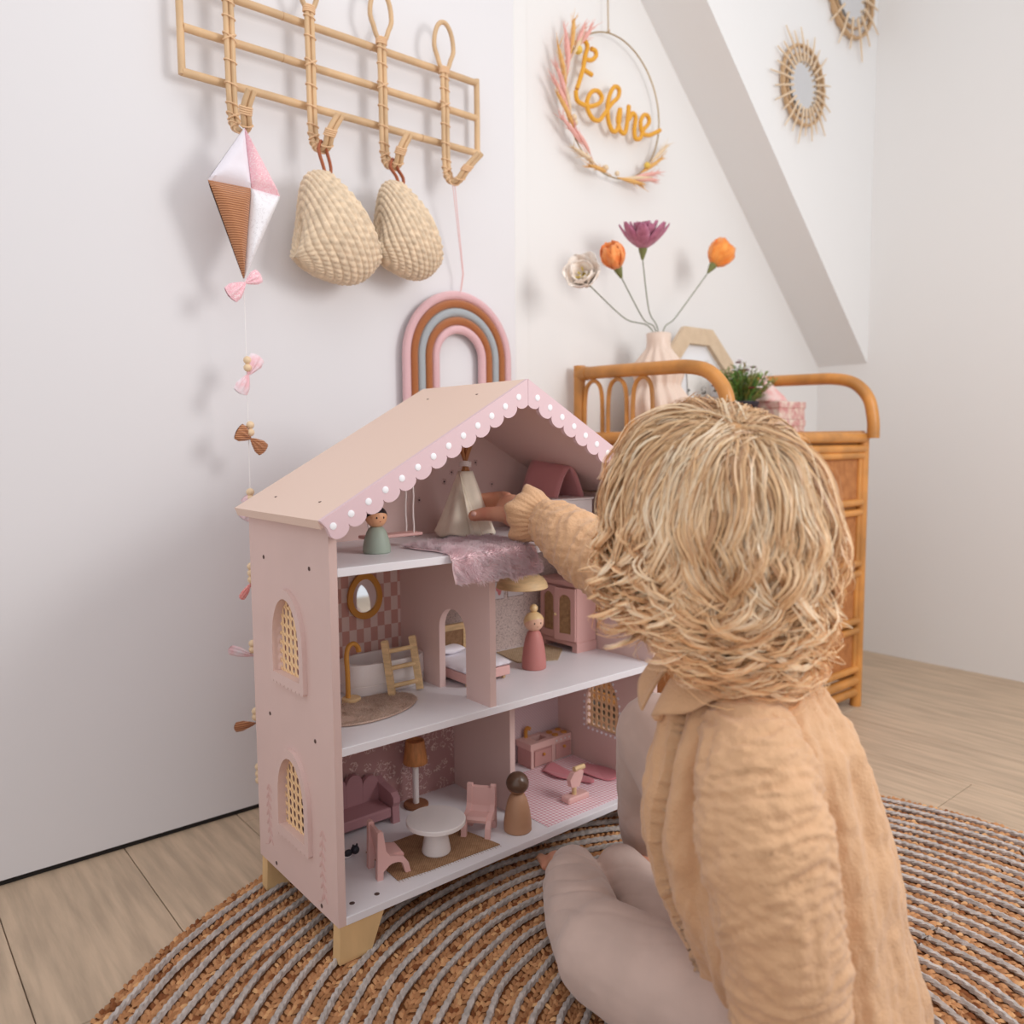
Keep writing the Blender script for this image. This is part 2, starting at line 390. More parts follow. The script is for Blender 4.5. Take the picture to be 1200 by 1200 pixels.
# ================================================================== rattan wall rack
m_rat = mat('pale_rattan', (220, 184, 142), .5, bump=(150, .2, .0005), var=(16, .10))
m_wrap = mat('rattan_binding', (228, 190, 150), .5, bump=(300, .3, .0004))
m_node = mat('rattan_cut_end', (168, 120, 78), .8)
rack = thing('wall_rack', 'rattan rail rack with four looped hooks mounted on the white wall', 'coat rack', (.3, .49, 1.23))
for z, xa, xb in ((1.233, .012, .597), (1.301, .016, .59), (1.369, .012, .592)):
    t = obj('rail', MB().tube([(xa+(xb-xa)*i/12, .476+.0006*math.sin(i*1.7), z) for i in range(13)], .0066, n=14), m_rat, rack)
    for xx in ((.14, .31, .46) if z > 1.25 else (.2, .42)): obj('joint_ring', MB().lathe([(.0064, 0), (.0071, .0006), (.0064, .0014)], (xx+z*.03, .476, z), axis=(1, 0, 0), n=14), m_node, t)
for x in (.012, .592): obj('side_post', MB().tube([(x, .4765, 1.229), (x, .476, 1.3), (x, .4765, 1.376)], .0058, n=12), m_rat, rack)
def rack_hook(x, ztop, lean):
    h = None
    for s in (-1, 1):
        o = s*.0046
        main = [(x+s*.003, .461, ztop-.005), (x+o, .460, ztop-.03), (x+o, .459, 1.30), (x+o, .459, 1.24), (x+o+.001, .459, 1.19), (x+o+.003, .455, 1.166), (x+o+.006, .444, 1.153), (x+o+.012, .432, 1.157), (x+o+lean*.5, .418, 1.178), (x+o+lean, .408, 1.205)]
        if s == 1 and h is not None: h2 = main
        if s == -1: m1 = bez(main, 44); 
        else: m2 = bez(main, 44)
    top = []
    for i in range(17):
        a = -PI/2+2*PI*(i+1)/18; u = .022*math.cos(a); zc = ztop+.036
        top.append((x+u*(1 if math.sin(a) > -.2 else .8), .461, zc+.044*math.sin(a)))
    loop = [Vector(m1[0])]+[Vector(p) for p in top[::-1]]+[Vector(m2[0])]
    path = m1[::-1]+bez(loop, 30)[1:-1]+m2
    hk = obj('hook', MB().tube(path, .0044, n=9), m_rat, rack)
    def ring(i, wdt=.0016, turns=1, tilt=0):
        wr = MB()
        a, b = m1[i], m2[i]; c = (a+b)/2; t = (m1[min(i+1, 44)]-m1[max(i-1, 0)]).normalized(); sd = V(1, 0, 0); nn = t.cross(sd).normalized()
        for k in range(turns):
            pts = [c+t*((k-turns/2)*.0032+tilt*math.cos(q))+sd*(.0102*math.cos(q))+nn*(.0056*math.sin(q)) for q in [2*PI*j/18 for j in range(18)]]
            wr.tube(pts, wdt, n=5, closed=True, flat=1)
        obj('binding', wr, m_wrap, hk)
    ring(1, .0017, 4); 
    for i in (4, 7, 13, 16, 19): ring(i, .0012, 1, .002)
    for i in (10, 22, 26): ring(i, .0014, 1, .006); ring(i, .0014, 1, -.006)
    for i in (28, 31): ring(i, .0013, 1, .001)
    ring(39, .0015, 4); ring(35, .0013, 1, .002)
rack_hook(.083, 1.375, .012); rack_hook(.223, 1.395, .026); rack_hook(.364, 1.385, .022); rack_hook(.502, 1.372, .044)

# ---------------------------------------------------------------- kite with butterfly tail
m_white = mat('white_cotton', (236, 230, 238), .9, bump=(240, .3, .0006), sheen=.2)
m_cordu = bpy.data.materials.new('brown_corduroy')
def mat_ribs(name, c1, c2, scale, ax='Z', ang=(0, 0, 0), dist=.0012):
    m = mat(name, c1, .9, sheen=.3); N, L = nodes(m); b = N['Principled BSDF']; tc = N.new('ShaderNodeTexCoord'); mp = N.new('ShaderNodeMapping'); mp.inputs['Rotation'].default_value = ang
    wv = N.new('ShaderNodeTexWave'); wv.bands_direction = ax; wv.inputs['Scale'].default_value = scale; wv.inputs['Distortion'].default_value = .6; wv.inputs['Detail'].default_value = 1
    L.new(tc.outputs['Object'], mp.inputs[0]); L.new(mp.outputs[0], wv.inputs['Vector'])
    mx = N.new('ShaderNodeMix'); mx.data_type = 'RGBA'; mx.inputs[6].default_value = (*lin(c2), 1); mx.inputs[7].default_value = (*lin(c1), 1)
    L.new(wv.outputs['Fac'], mx.inputs[0]); L.new(mx.outputs[2], b.inputs['Base Color'])
    bp = N.new('ShaderNodeBump'); bp.inputs['Distance'].default_value = dist; bp.inputs['Strength'].default_value = .8; L.new(wv.outputs['Fac'], bp.inputs['Height']); L.new(bp.outputs[0], b.inputs['Normal']); return m
m_cordu = mat_ribs('brown_corduroy', (206, 146, 104), (150, 92, 58), 90, 'Z')
m_pinkp = mat_print('pink_liberty_print', (240, 178, 190), (252, 240, 240), 260, .9); m_starp = mat_print('pale_star_print', (238, 236, 240), (216, 212, 216), 160, .5)
m_bead = mat('pale_wood_bead', (232, 204, 168), .5)
m_thread = mat('white_thread', (240, 236, 236), .8)
ky = .425; T, L_, R_, B_, M_ = V(.088, ky, 1.151), V(.027, ky, 1.060), V(.145, ky, 1.056), V(.079, ky, .915), V(.096, ky, 1.060)
kite = thing('fabric_kite', 'stuffed kite in white, pink and brown corduroy with a butterfly tail on the left hook', 'toy kite', (.088, ky, .9))
def puff(a, b, c, t, seed):
    """padded triangle a,b,c"""
    def side(sg):
        def f(u, v):
            u = .012+.988*u; v = .006+.988*v; p = a*(1-u)+(b*(1-v)+c*v)*u; l = min(1-u, u*v, u*(1-v))*3 if u > 0 else 0
            w_ = max(0, min(u*v, u*(1-v), 1-u))
            d = t*math.sqrt(min(1, w_*5.5))
            d += .0012*noise.noise(p*70+V(seed, 0, 0))*min(1, w_*8)
            return p+V(0, sg*d, 0)
        return f
    m_ = MB(); m_.grid(side(-1), 14, 14); m_.grid(side(1), 14, 14); return m_
obj('white_panel', puff(T, L_, M_, .013, 1), m_white, kite); obj('pink_panel', puff(T, M_, R_, .013, 2), m_pinkp, kite)
obj('corduroy_panel', puff(B_, L_, M_, .013, 3), m_cordu, kite); obj('star_panel', puff(B_, M_, R_, .013, 4), m_starp, kite)
obj('hanging_loop', MB().tube([(.088, ky, 1.148), (.084, .434, 1.156), (.088, .437, 1.162), (.092, .434, 1.156), (.088, ky, 1.148)], .0011, n=6), m_thread, kite)
xs = lambda z: .079+.001*math.sin(z*9)
obj('tail_string', MB().tube([(xs(z), .428, z) for z in [.915-.03*i for i in range(30)]], .0007, n=6), m_thread, kite)
def bow(c, d1, d2, l1, l2, w1, w2, m_, name):
    """two gathered fabric wings from centre c in directions d1,d2 (x,z), sizes"""
    mb_ = MB()
    for d, l, w_ in ((d1, l1, w1), (d2, l2, w2)):
        d = V(d[0], 0, d[1]).normalized(); p = V(-d.z, 0, d.x)
        for sg in (-1, 1):
            def f(u, v, d=d, p=p, l=l, w_=w_, sg=sg):
                a = (v-.5)*2; wid = w_*(.12+.88*min(1, u*1.5)**.8); end = l*(u-.10*u*a*a)
                th = (.10+.9*math.sin(PI*min(1, u*.9)))*math.sqrt(max(0, 1-a*a))*w_*.42
                rip = 1+.35*math.cos(a*9)*(1-u*.6)
                return Vector(c)+d*end+p*(a*wid)+V(0, sg*th*rip-.002, 0)
            mb_.grid(f, 12, 14)
    return obj(name, mb_, m_, kite)
def beads(zs, x, y=.421, r=.0065):
    for z in zs: obj('bead', MB().ell((x, y, z), r, n=12, m=8), m_bead, kite)
m_pl = mat('white_pink_cotton', (238, 228, 234), .9, bump=(200, .4, .001), var=(60, .1, ), rgb2=(236, 190, 196))
bow((.079, .422, .909), (.85, .5), (-.75, -.66), .030, .036, .011, .014, m_pinkp, 'bow')
bow((.0795, .424, .764), (.5, .85), (-.45, -.9), .036, .034, .013, .012, m_pl, 'butterfly'); beads((.787, .775), .0785)
bow((.080, .424, .661), (-.85, .5), (.75, -.66), .026, .031, .014, .012, m_cordu, 'butterfly'); beads((.683, .671), .0795)
bow((.078, .424, .551), (-.5, .8), (-.6, -.8), .02, .026, .010, .012, m_pl, 'butterfly'); beads((.574, .564), .0755)
m_coral = mat_print('coral_dot_print', (226, 120, 116), (246, 220, 214), 300, .8)
bow((.073, .424, .425), (-.6, -.8), (.6, .8), .032, .02, .006, .01, m_coral, 'butterfly'); beads((.452, .441, .43), .0725)
bow((.072, .424, .302), (-.92, .4), (.9, -.4), .045, .03, .008, .01, m_pl, 'butterfly'); beads((.323, .313), .0705)
bow((.071, .424, .187), (-1, .03), (1, 0), .036, .03, .0085, .01, m_cordu, 'butterfly'); beads((.208, .198), .0715)
beads((.112, .1, .089), .0735)

# ---------------------------------------------------------------- crochet pouches
m_yarn = mat('cream_cotton_yarn', (234, 210, 180), .95, bump=(420, .6, .0008), var=(90, .12), sheen=.3)
m_leather = mat('brown_leather', (172, 98, 66), .6, bump=(200, .2, .0004))
def pouch(m, t, a, hl, dp, label, hookx, name='crochet_pouch'):
    """open bowl hung by its rim: rim centre m, rim line direction t, depth axis a (x,z)"""
    m = V(*m); t = V(t[0], 0, t[1]).normalized(); a = V(a[0], 0, a[1]).normalized(); yy = V(0, 1, 0)
    p = thing(name, label, 'basket', (m.x, m.y, m.z-.1), 'crocheted pouches on the rattan rack')
    nu, nv = 220, 140; rows = 11; per = 36
    def surf(u, v, off=0):
        s = v; k = (1-max(0, s)**2.6)**.5 if s < 1 else 0
        q = 2*PI*u; rr = hl*(.95+.14*math.sin(PI*min(1, s*1.25)))*k
        c, sn = math.cos(q), math.sin(q)
        # pinch towards the hanging corner (c=-1 side of t)
        pin = 1-.42*max(0, -c)**2*(1-.5*s)
        nc = max(0, -c); P = m+a*(dp*s*(1-.05*c-.36*nc**1.5))+t*(rr*c*(1+.14*nc*nc))+yy*(rr*.62*sn*pin)
        return P
    def disp(u, v):
        row = v*rows; i = math.floor(row); fr = row-i; col = (u*per+(i % 2)*.5) % 1
        st = abs(math.sin(PI*fr))**.55; vv = abs(math.sin(PI*(col+.32*(fr-.5))))**.55
        return .0044*st*(.30+.70*vv)
    P = np.array([[surf(i/nu, min(.9995, j/nv)) for j in range(nv+1)] for i in range(nu)])
    D = np.array([[disp(i/nu, j/nv) for j in range(nv+1)] for i in range(nu)])
    cen = np.array(m+a*dp*.35)
    du = np.roll(P, -1, 0)-np.roll(P, 1, 0); dv = np.gradient(P, axis=1); n = np.cross(du, dv); n /= np.linalg.norm(n, axis=2, keepdims=True)+1e-9
    sg = np.sign((n*(P-cen)).sum(2, keepdims=True)); n *= sg; P = P+n*D[..., None]
    vs = P.reshape(-1, 3).tolist(); fs = [(i*(nv+1)+j, ((i+1) % nu)*(nv+1)+j, ((i+1) % nu)*(nv+1)+j+1, i*(nv+1)+j+1) for i in range(nu) for j in range(nv)]
    mb_ = MB(); mb_.add(vs, fs); obj('crochet_body', mb_, m_yarn, p, smooth='all')
    rim = [surf(i/80, .0)+a*(.0015*math.sin(i*2.2)) for i in range(80)]
    mb_ = MB(); mb_.tube(rim, [.0042+.0012*math.sin(i*2*PI/2.5) for i in range(80)], n=8, closed=True); obj('rim', mb_, m_yarn, p)
    top = m-t*hl*1.04
    mb_ = MB()
    for s_ in (-1, 1): mb_.tube(bez([(hookx+s_*.002, .437, 1.166), (hookx+s_*.0075, .436, 1.150), (top.x+s_*.007, top.y-.002, top.z+.012), (top.x+s_*.003, top.y-.004, top.z-.008)], 14), .0040, n=8, flat=.6)
    obj('leather_loop', mb_, m_leather, p)
    return p
pouch((.284, .437, 1.038), (.55, -.84), (-.84, -.55), .084, .134, 'cream crocheted pouch hanging from the second hook, the larger of the two pouches', .229)
pouch((.424, .439, 1.052), (.50, -.86), (-.86, -.50), .078, .112, 'cream crocheted pouch hanging from the third hook, the smaller one partly behind the other', .370)

# ---------------------------------------------------------------- rainbow
rb = thing('rope_rainbow', 'wrapped rope rainbow in pink, rust and grey hanging behind the doll house roof', 'wall decoration', (.548, .49, .66))
m_rp = mat_ribs('pink_yarn_wrap', (250, 210, 212), (236, 182, 188), 140, 'Z'); m_rr = mat_ribs('rust_yarn_wrap', (200, 124, 70), (160, 90, 46), 140, 'Z'); m_rg = mat_ribs('grey_yarn_wrap', (196, 202, 206), (168, 174, 180), 140, 'Z')
for k, (r, mm, nm) in enumerate(((.1265, m_rp, 'pink_arch'), (.1095, m_rr, 'rust_arch'), (.0925, m_rg, 'grey_arch'), (.0755, m_rr, 'rust_arch'), (.0585, m_rp, 'pink_arch'))):
    pts = [(.548-r, .487, .64+.182*i/8) for i in range(8)]+[(.548-r*math.cos(PI*i/30), .487, .822+r*math.sin(PI*i/30)) for i in range(31)]+[(.548+r, .487, .822-.182*(i+1)/8) for i in range(8)]
    obj(nm, MB().tube(pts, .0086, n=14), mm, rb)
m_pstr = mat('pink_thread', (236, 196, 196), .8)
obj('hanging_string', MB().tube([(.546, .486, .938), (.547, .478, .957), (.550, .474, .99), (.507, .4445, 1.148), (.512, .4445, 1.148), (.552, .474, .99), (.550, .480, .957)], .0009, n=6), m_pstr, rb)

# ---------------------------------------------------------------- wreath with lettering
wre = thing('dried_flower_hoop', 'brass hoop with dried pink grasses and mustard yarn lettering hanging on the white wall', 'wreath', (1.005, .49, 1.27))
m_brass = mat('dull_brass', (176, 150, 110), .4, metal=.7); m_must = mat('mustard_yarn', (226, 164, 52), .9, bump=(500, .6, .0008), sheen=.3)
HC = V(1.004, .488, 1.429); HR = .160
obj('hoop', MB().tube([HC+V(HR*math.cos(2*PI*i/64), 0, HR*math.sin(2*PI*i/64)) for i in range(64)], .0017, n=8, closed=True), m_brass, wre)
obj('hanging_ribbon', MB().tube([(.984, .488, 1.59), (.983, .489, 1.66), (.983, .49, 1.76)], .0026, n=6, flat=.4).ell((.984, .487, 1.592), .004, n=8, m=6), mat('beige_ribbon', (198, 178, 152), .8), wre)
camC = V(-.4373, -.8667, .6541)
def letters(name, paths, r=.0052):
    mb_ = MB()
    for pth in paths: mb_.tube(bez(pth, 8*len(pth)), r, n=8)
    return obj(name, mb_, m_must, wre)
def wl(L):  # lettering drawn in the wall plane: x along the wall, z up (metres)
    return [(x, .482, z) for x, z in L]
letters('yarn_lettering', [wl([(.883, 1.52), (.878, 1.535), (.897, 1.545), (.91, 1.535), (.902, 1.509), (.897, 1.484), (.883, 1.448), (.877, 1.434)]),
    wl([(.9, 1.505), (.921, 1.508), (.937, 1.521), (.935, 1.532), (.922, 1.533)]), wl([(.896, 1.482), (.913, 1.479), (.925, 1.477)]),
    wl([(.874, 1.43), (.878, 1.411), (.897, 1.406), (.921, 1.408), (.949, 1.422), (.957, 1.437), (.943, 1.447), (.924, 1.44), (.91, 1.418), (.913, 1.396), (.93, 1.382), (.95, 1.385), (.966, 1.403), (.991, 1.432), (1.011, 1.451), (1.014, 1.469), (.999, 1.471), (.984, 1.451), (.976, 1.423), (.978, 1.393), (.991, 1.372), (1.007, 1.375), (1.016, 1.402), (1.018, 1.426), (1.011, 1.401), (1.019, 1.378), (1.035, 1.376), (1.044, 1.409), (1.048, 1.44), (1.048, 1.41), (1.061, 1.427), (1.072, 1.419), (1.068, 1.391), (1.072, 1.372), (1.089, 1.376), (1.1, 1.397), (1.12, 1.419), (1.116, 1.433), (1.101, 1.432), (1.09, 1.412), (1.097, 1.39), (1.12, 1.39), (1.145, 1.402), (1.161, 1.411)])])
m_g = [mat('dried_pink_grass', (232, 176, 166), .9), mat('dried_cream_grass', (226, 202, 170), .9), mat('dried_ochre_grass', (222, 172, 104), .9)]
def stalk(ang, ln, lean, mi, out=0.004):
    """dried grass ear lying along the hoop at angle ang, pointing tangentially (+lean outward)"""
    p = HC+V(HR*math.cos(ang), -.006, HR*math.sin(ang)); t = V(-math.sin(ang), 0, math.cos(ang)); o = V(math.cos(ang), 0, math.sin(ang))
    d = (t*-1+o*lean).normalized(); mb_ = MB(); pts = [p+d*(ln*i/8)+V(0, -.004*math.sin(i*.4)-.001*i, 0) for i in range(9)]
    mb_.tube(pts, [.0008+.0042*math.sin(PI*min(1, max(0, (i-2)/6)))**.7 if i > 2 else .0009 for i in range(9)], n=7)
    for i in range(26):
        u = .35+.62*random.random(); q = p+d*(ln*u)+V(0, -.004, 0); dd = (d+V(random.uniform(-.5, .5), random.uniform(-.6, .2), random.uniform(-.5, .5))).normalized()
        mb_.tube([q, q+dd*.012, q+dd*random.uniform(.02, .034)], [.0013, .0008, .0002], n=4, caps=False)
    obj('grass_ear', mb_, m_g[mi], wre)
for a, ln, le, mi in ((2.62, .085, -.15, 0), (2.72, .085, .0, 0), (2.80, .08, -.1, 1), (2.9, .11, .12, 2), (3.02, .10, .22, 0), (3.14, .1, .02, 0), (3.28, .09, .15, 1), (3.38, .12, .05, 2), (3.5, .1, .1, 0), (3.66, .1, -.1, 1), (3.75, .12, .02, 0), (3.9, .12, -.04, 2), (4.1, .11, .0, 0), (4.25, .09, -.25, 0), (4.4, .1, .05, 1), (4.62, .08, .02, 2)): stalk(a, ln, le, mi)
def stalk2(ang, ln, lean, mi):
    global HC
    p = HC+V(HR*math.cos(ang), -.006, HR*math.sin(ang)); t = V(-math.sin(ang), 0, math.cos(ang)); o = V(math.cos(ang), 0, math.sin(ang)); d = (t+o*lean).normalized()
    mb_ = MB(); pts = [p+d*(ln*i/8)+V(0, -.001*i, 0) for i in range(9)]; mb_.tube(pts, [.001+.004*math.sin(PI*i/8) for i in range(9)], n=7)
    for i in range(22):
        q = p+d*(ln*random.uniform(.3, .95)); dd = (d+V(random.uniform(-.5, .5), random.uniform(-.6, .2), random.uniform(-.5, .5))).normalized(); mb_.tube([q, q+dd*random.uniform(.015, .03)], [.0012, .0002], n=4, caps=False)
    obj('grass_ear', mb_, m_g[mi], wre)
for a, ln, le, mi in ((4.75, .09, .05, 2), (4.85, .1, -.05, 1), (4.95, .11, .1, 0), (5.1, .1, .1, 0), (5.3, .09, .0, 2), (5.6, .08, .15, 1)): stalk2(a, ln, le, mi)
m_mb = mat('mustard_bead', (226, 190, 90), .7)
for a, rr in ((2.55, .0095), (3.55, .007), (3.62, .006), (4.45, .007), (5.45, .008), (4.7, .006)):
    obj('dried_bud', MB().ell(HC+V((HR-.006)*math.cos(a), -.012, (HR-.006)*math.sin(a)), rr, n=10, m=8), m_mb if rr > .0075 else m_g[1], wre)

# ---------------------------------------------------------------- rattan sunburst mirrors
m_mir = mat('mirror_glass', (235, 238, 242), .03, metal=1); m_stick = mat('rattan_stick', (222, 198, 168), .6, bump=(200, .3, .0005))
m_ring = mat('woven_rattan_ring', (196, 162, 124), .7, bump=(260, .8, .002))
def sunburst(cx, cz, sc, label, nst=26):
    y = .347; t = thing('sunburst_mirror', label, 'mirror', (cx, y, cz-.13*sc)); c = V(cx, y, cz)
    obj('mirror_glass', MB().lathe([(.060*sc, 0), (.060*sc, .003), (.001, .0031)], c-V(0, .004, 0), axis=(0, -1, 0), n=40), m_mir, t)
    obj('ring', MB().tube([c+V(.098*sc*math.cos(2*PI*i/60), -.006, .098*sc*math.sin(2*PI*i/60)) for i in range(60)], [.0068*sc*(1+.25*math.sin(i*2.1)) for i in range(60)], n=8, closed=True, flat=.6), m_ring, t)
    obj('inner_ring', MB().tube([c+V(.077*sc*math.cos(2*PI*i/60), -.005, .077*sc*math.sin(2*PI*i/60)) for i in range(60)], [.005*sc*(1+.2*math.sin(i*1.9)) for i in range(60)], n=8, closed=True, flat=.6), m_ring, t)
    for i in range(nst):
        a = 2*PI*i/nst; L1 = (.146 if i % 2 else .128)*sc*(1+.05*math.sin(i*5)); d = V(math.cos(a), 0, math.sin(a))
        obj('stick', MB().tube([c+d*(.058*sc)-V(0, .012, 0), c+d*(.098*sc)-V(0, .010+.002*(i % 2), 0), c+d*L1-V(0, .006, 0)], [.0034*sc, .0028*sc, .0016*sc], n=8), m_stick, t)
sunburst(1.566, 1.576, 1, 'round rattan sunburst mirror on the white wall above the slope, fully in view')
sunburst(1.80, 1.885, 1.18, 'larger rattan mirror higher up the wall, cut off by the top edge', 16)

# ================================================================== rattan dresser
m_bam = mat('honey_rattan_pole', (214, 146, 72), .38, bump=(60, .15, .0006), var=(14, .16), spec=.5); m_top = mat('honey_top_board', (206, 142, 78), .45, var=(20, .15), stretch=(1, 8, 8))
m_cane = mat_weave('woven_cane_panel', (206, 140, 84), (140, 78, 36), 900, axes=('X', 'Z')); m_cane_y = mat_weave('woven_cane_side', (206, 140, 84), (140, 78, 36), 900, axes=('Y', 'Z'))
dr = thing('rattan_dresser', 'honey rattan dresser with woven drawer fronts and curved top rails behind the child', 'dresser', (1.165, .28, 0))
X0, X1, Y0, Y1, ZT = .884, 1.452, .092, .480, .66
obj('top_board', MB().box(X0, X1, Y0+.005, Y1, ZT-.012, ZT-.002, bev=.002), m_top, dr, smooth=False)
obj('side_panel', MB().box(X0+.004, X0+.008, Y0, Y1, .09, ZT-.01), m_cane_y, dr); obj('side_panel', MB().box(X1-.008, X1-.004, Y0, Y1, .09, ZT-.01), m_cane_y, dr)
obj('back_panel', MB().box(X0, X1, Y1-.004, Y1, .09, ZT-.01), m_cane, dr); obj('front_board', MB().box(X0+.010, X1-.010, Y0+.006, Y0+.010, .085, ZT-.01), m_top, dr); obj('bottom_board', MB().box(X0, X1, Y0+.01, Y1, .085, .092), m_top, dr)
def pole(name, pts, r=.012, parent=dr, n=14): return obj(name, MB().tube(pts, r, n=n), m_bam, parent)
for x, y in ((X0, Y0), (X1, Y0), (X1, Y1), (X0, Y1)): pole('corner_post', [(x, y, 0), (x, y, .3), (x, y, ZT+(.165 if y == Y1 else -.012))], .0135)
for z in (ZT-.004, .630): pole('front_rail', [(X0, Y0-.004, z), (X1, Y0-.004, z)], .0125 if z > .64 else .010)
for z, r in ((.064, .012), (.036, .011)): pole('front_rail', [(X0, Y0, z), (X1, Y0, z)], r)
for x in (X0, X1): 
    pole('side_rail', [(x, Y0, ZT), (x, Y1, ZT)], .013); pole('side_rail', [(x, Y0, .064), (x, Y1, .064)], .012)
    ys = Y1
    pole('top_rail', bez([(x, ys+.004, .806), (x, .40, .806), (x, .25, .803), (x, .17, .800), (x, .118, .786), (x, .083, .750), (x, .070, .70), (x, .068, .655)], 36), .0145)
    pole('binding', [(x, Y1-.028, .806), (x, Y1-.012, .806)], .0158)
    for k in range(3 if x == X0 else 2):
        yc = Y1-.045-k*.073; pole('arch_pole', bez([(x, yc+.028, ZT+.006), (x, yc+.027, .74), (x, yc+.02, .775), (x, yc, .788), (x, yc-.02, .775), (x, yc-.027, .74), (x, yc-.028, ZT+.006)], 24), .0048, n=8)
for z0, z1 in ((.494, .622), (.346, .486), (.206, .338), (.086, .198)):
    d = obj('drawer', MB().box(X0+.016, X1-.016, Y0-.001, Y0+.02, z0+.008, z1-.008), m_cane, dr, smooth=False)
    fr = MB()
    for zz in (z0+.008, z1-.008): fr.tube([(X0+.012, Y0-.004, zz), (X1-.012, Y0-.004, zz)], .0088, n=12)
    for xx in (X0+.020, X1-.020): fr.tube([(xx, Y0-.002, z0+.008), (xx, Y0-.002, z1-.008)], .0065, n=10)
    obj('drawer_frame', fr, m_bam, d)
    obj('knob', MB().lathe([(.001, 0), (.010, 0), (.0105, .004), (.0105, .028), (.0085, .031), (.001, .032)], ((X0+X1)/2, Y0-.004, (z0+z1)/2), axis=(0, -1, 0), n=16), m_bam, d)

# ---------------------------------------------------------------- on the dresser
TZ = ZT-.002
m_vase = mat('beige_ribbed_ceramic', (226, 204, 188), .35, bump=(400, .15, .0005)); vx, vy = 1.060, .395
vs = thing('ribbed_vase', 'beige ribbed double-gourd vase on the dresser, holding four flowers', 'vase', (vx, vy, TZ))
prof = [(.04, 0), (.05, .004), (.064, .03), (.071, .06), (.072, .078), (.068, .095), (.058, .110), (.051, .120), (.052, .130), (.058, .148), (.059, .162), (.053, .178), (.042, .192), (.033, .203), (.029, .212), (.028, .225), (.029, .244), (.026, .246), (.022, .243), (.02, .2), (.001, .19)]
prof2 = [tuple(p) for p in [(b[0], b[1]) for b in [Vector((r, h, 0)) for r, h in prof]]]
obj('vase_body', MB().lathe(prof, (vx, vy, TZ), n=112, fn=lambda q, h: 1+(.065*math.cos(14*q+h*26) if .004 < h < .205 else 0)), m_vase, vs, smooth='all')
m_stem = mat('grey_green_stem', (126, 130, 110), .7); m_calyx = mat('green_calyx', (120, 124, 76), .8)
def petal(mb_, c, d, up, ln, wd, cup, curl=0, nu=6, nv=6):
    """cupped petal from c along d, opening towards up"""
    d = Vector(d).normalized(); up = (Vector(up)-d*Vector(up).dot(d)).normalized(); s = d.cross(up)
    def f(u, v, o=0):
        a = (v-.5)*2; w_ = wd*(math.sin(PI*min(.96, .12+u*.84))**.7); th = u*cup
        ax = d*(math.cos(th)*u*ln)+up*(math.sin(th)*u*ln); bend = up*(a*a*w_*.45)
        return Vector(c)+ax+s*(a*w_)+bend+up*(curl*u*u*ln)+d*(o)+up*(.0016*math.sin(v*11+u*3)*u)
    mb_.grid(f, nu, nv)
def flower(head, axis, col, col2, pet, label, name, stem_to, rings, centre=None, r0=.012):
    h = Vector(head); ax = Vector(axis).normalized(); _, a, b = frame_of(ax)
    t = thing(name, label, 'flower', (vx, vy, TZ+.2), 'artificial flowers in the ribbed vase')
    m1 = mat(label.split(' flower')[0].replace(' ', '_')[:30], col, .75, var=(60, .12), rgb2=col2, sheen=.3, bump=(260, .4, .0006))
    for ri, (n, ln, wd, tilt, cup, off) in enumerate(rings):
        for i in range(n):
            q = 2*PI*(i+off)/n+random.uniform(-.1, .1); o = a*math.cos(q)+b*math.sin(q); d = (o*math.sin(tilt)+ax*math.cos(tilt)); mb_ = MB()
            petal(mb_, h+o*.002, d, (ax-o*.3), ln*random.uniform(.92, 1.06), wd, cup)
            obj('petal', mb_, m1, t, smooth='all', solid=.0006)
    if centre:
        mc = mat(name+'_centre', centre, .8)
        for k in range(14): q = k*2.4; p = h+ax*.010; e = h+ax*(.022+.004*(k % 3))+(a*math.cos(q)+b*math.sin(q))*(.003+.0012*k); obj('stamen', MB().tube([p, e], [.001, .0016], n=6), mc, t)
    obj('calyx', MB().lathe([(.003, -.022), (.0055, -.014), (.009, -.004), (.010, .003), (.004, .006)], h, axis=ax, n=14), m_calyx, t)
    base = V(*stem_to); e = h-ax*.02; mid = e.lerp(base, .45)+(-ax)*.045*(e-base).length/.2
    obj('stem', MB().tube(bez([e, mid, base, V(vx+(base.x-vx)*.2, vy, TZ+.1)], 26), .0014, n=7), m_stem, t)
top = TZ+.246
flower((.800, .372, .990), (-.80, -.45, .30), (240, 222, 206), (252, 244, 236), 6, 'white poppy flower with a yellow centre, leftmost in the vase', 'white_flower', (vx-.020, vy, top),
       [(6, .060, .030, .95, .25, 0), (5, .050, .026, .75, .3, .5), (4, .030, .014, .45, .3, .2)], (224, 200, 84))
flower((.898, .375, 1.028), (-.50, -.05, .72), (236, 132, 62), (246, 164, 96), 6, 'orange tulip-shaped flower between the white one and the purple one', 'orange_flower', (vx-.010, vy, top),
       [(6, .056, .026, .98, .75, 0), (5, .052, .024, .80, .62, .5), (4, .044, .018, .5, .4, .2)])
flower((.985, .380, 1.082), (-.12, -.15, .95), (158, 84, 112), (190, 120, 146), 8, 'purple peony flower, tallest in the vase', 'purple_flower', (vx-.002, vy, top),
       [(8, .080, .0165, 1.22, .42, 0), (8, .070, .015, .95, .25, .5), (7, .066, .013, .62, .15, .2), (6, .060, .011, .3, .1, .6)], (226, 206, 160))
flower((1.250, .385, 1.082), (.45, -.25, .72), (240, 134, 48), (250, 166, 80), 6, 'orange flower on the right of the vase, alone on its stem', 'orange_flower', (vx+.014, vy, top),
       [(6, .064, .030, 1.1, .72, 0), (5, .060, .026, .85, .6, .5), (5, .050, .020, .5, .4, .2)])

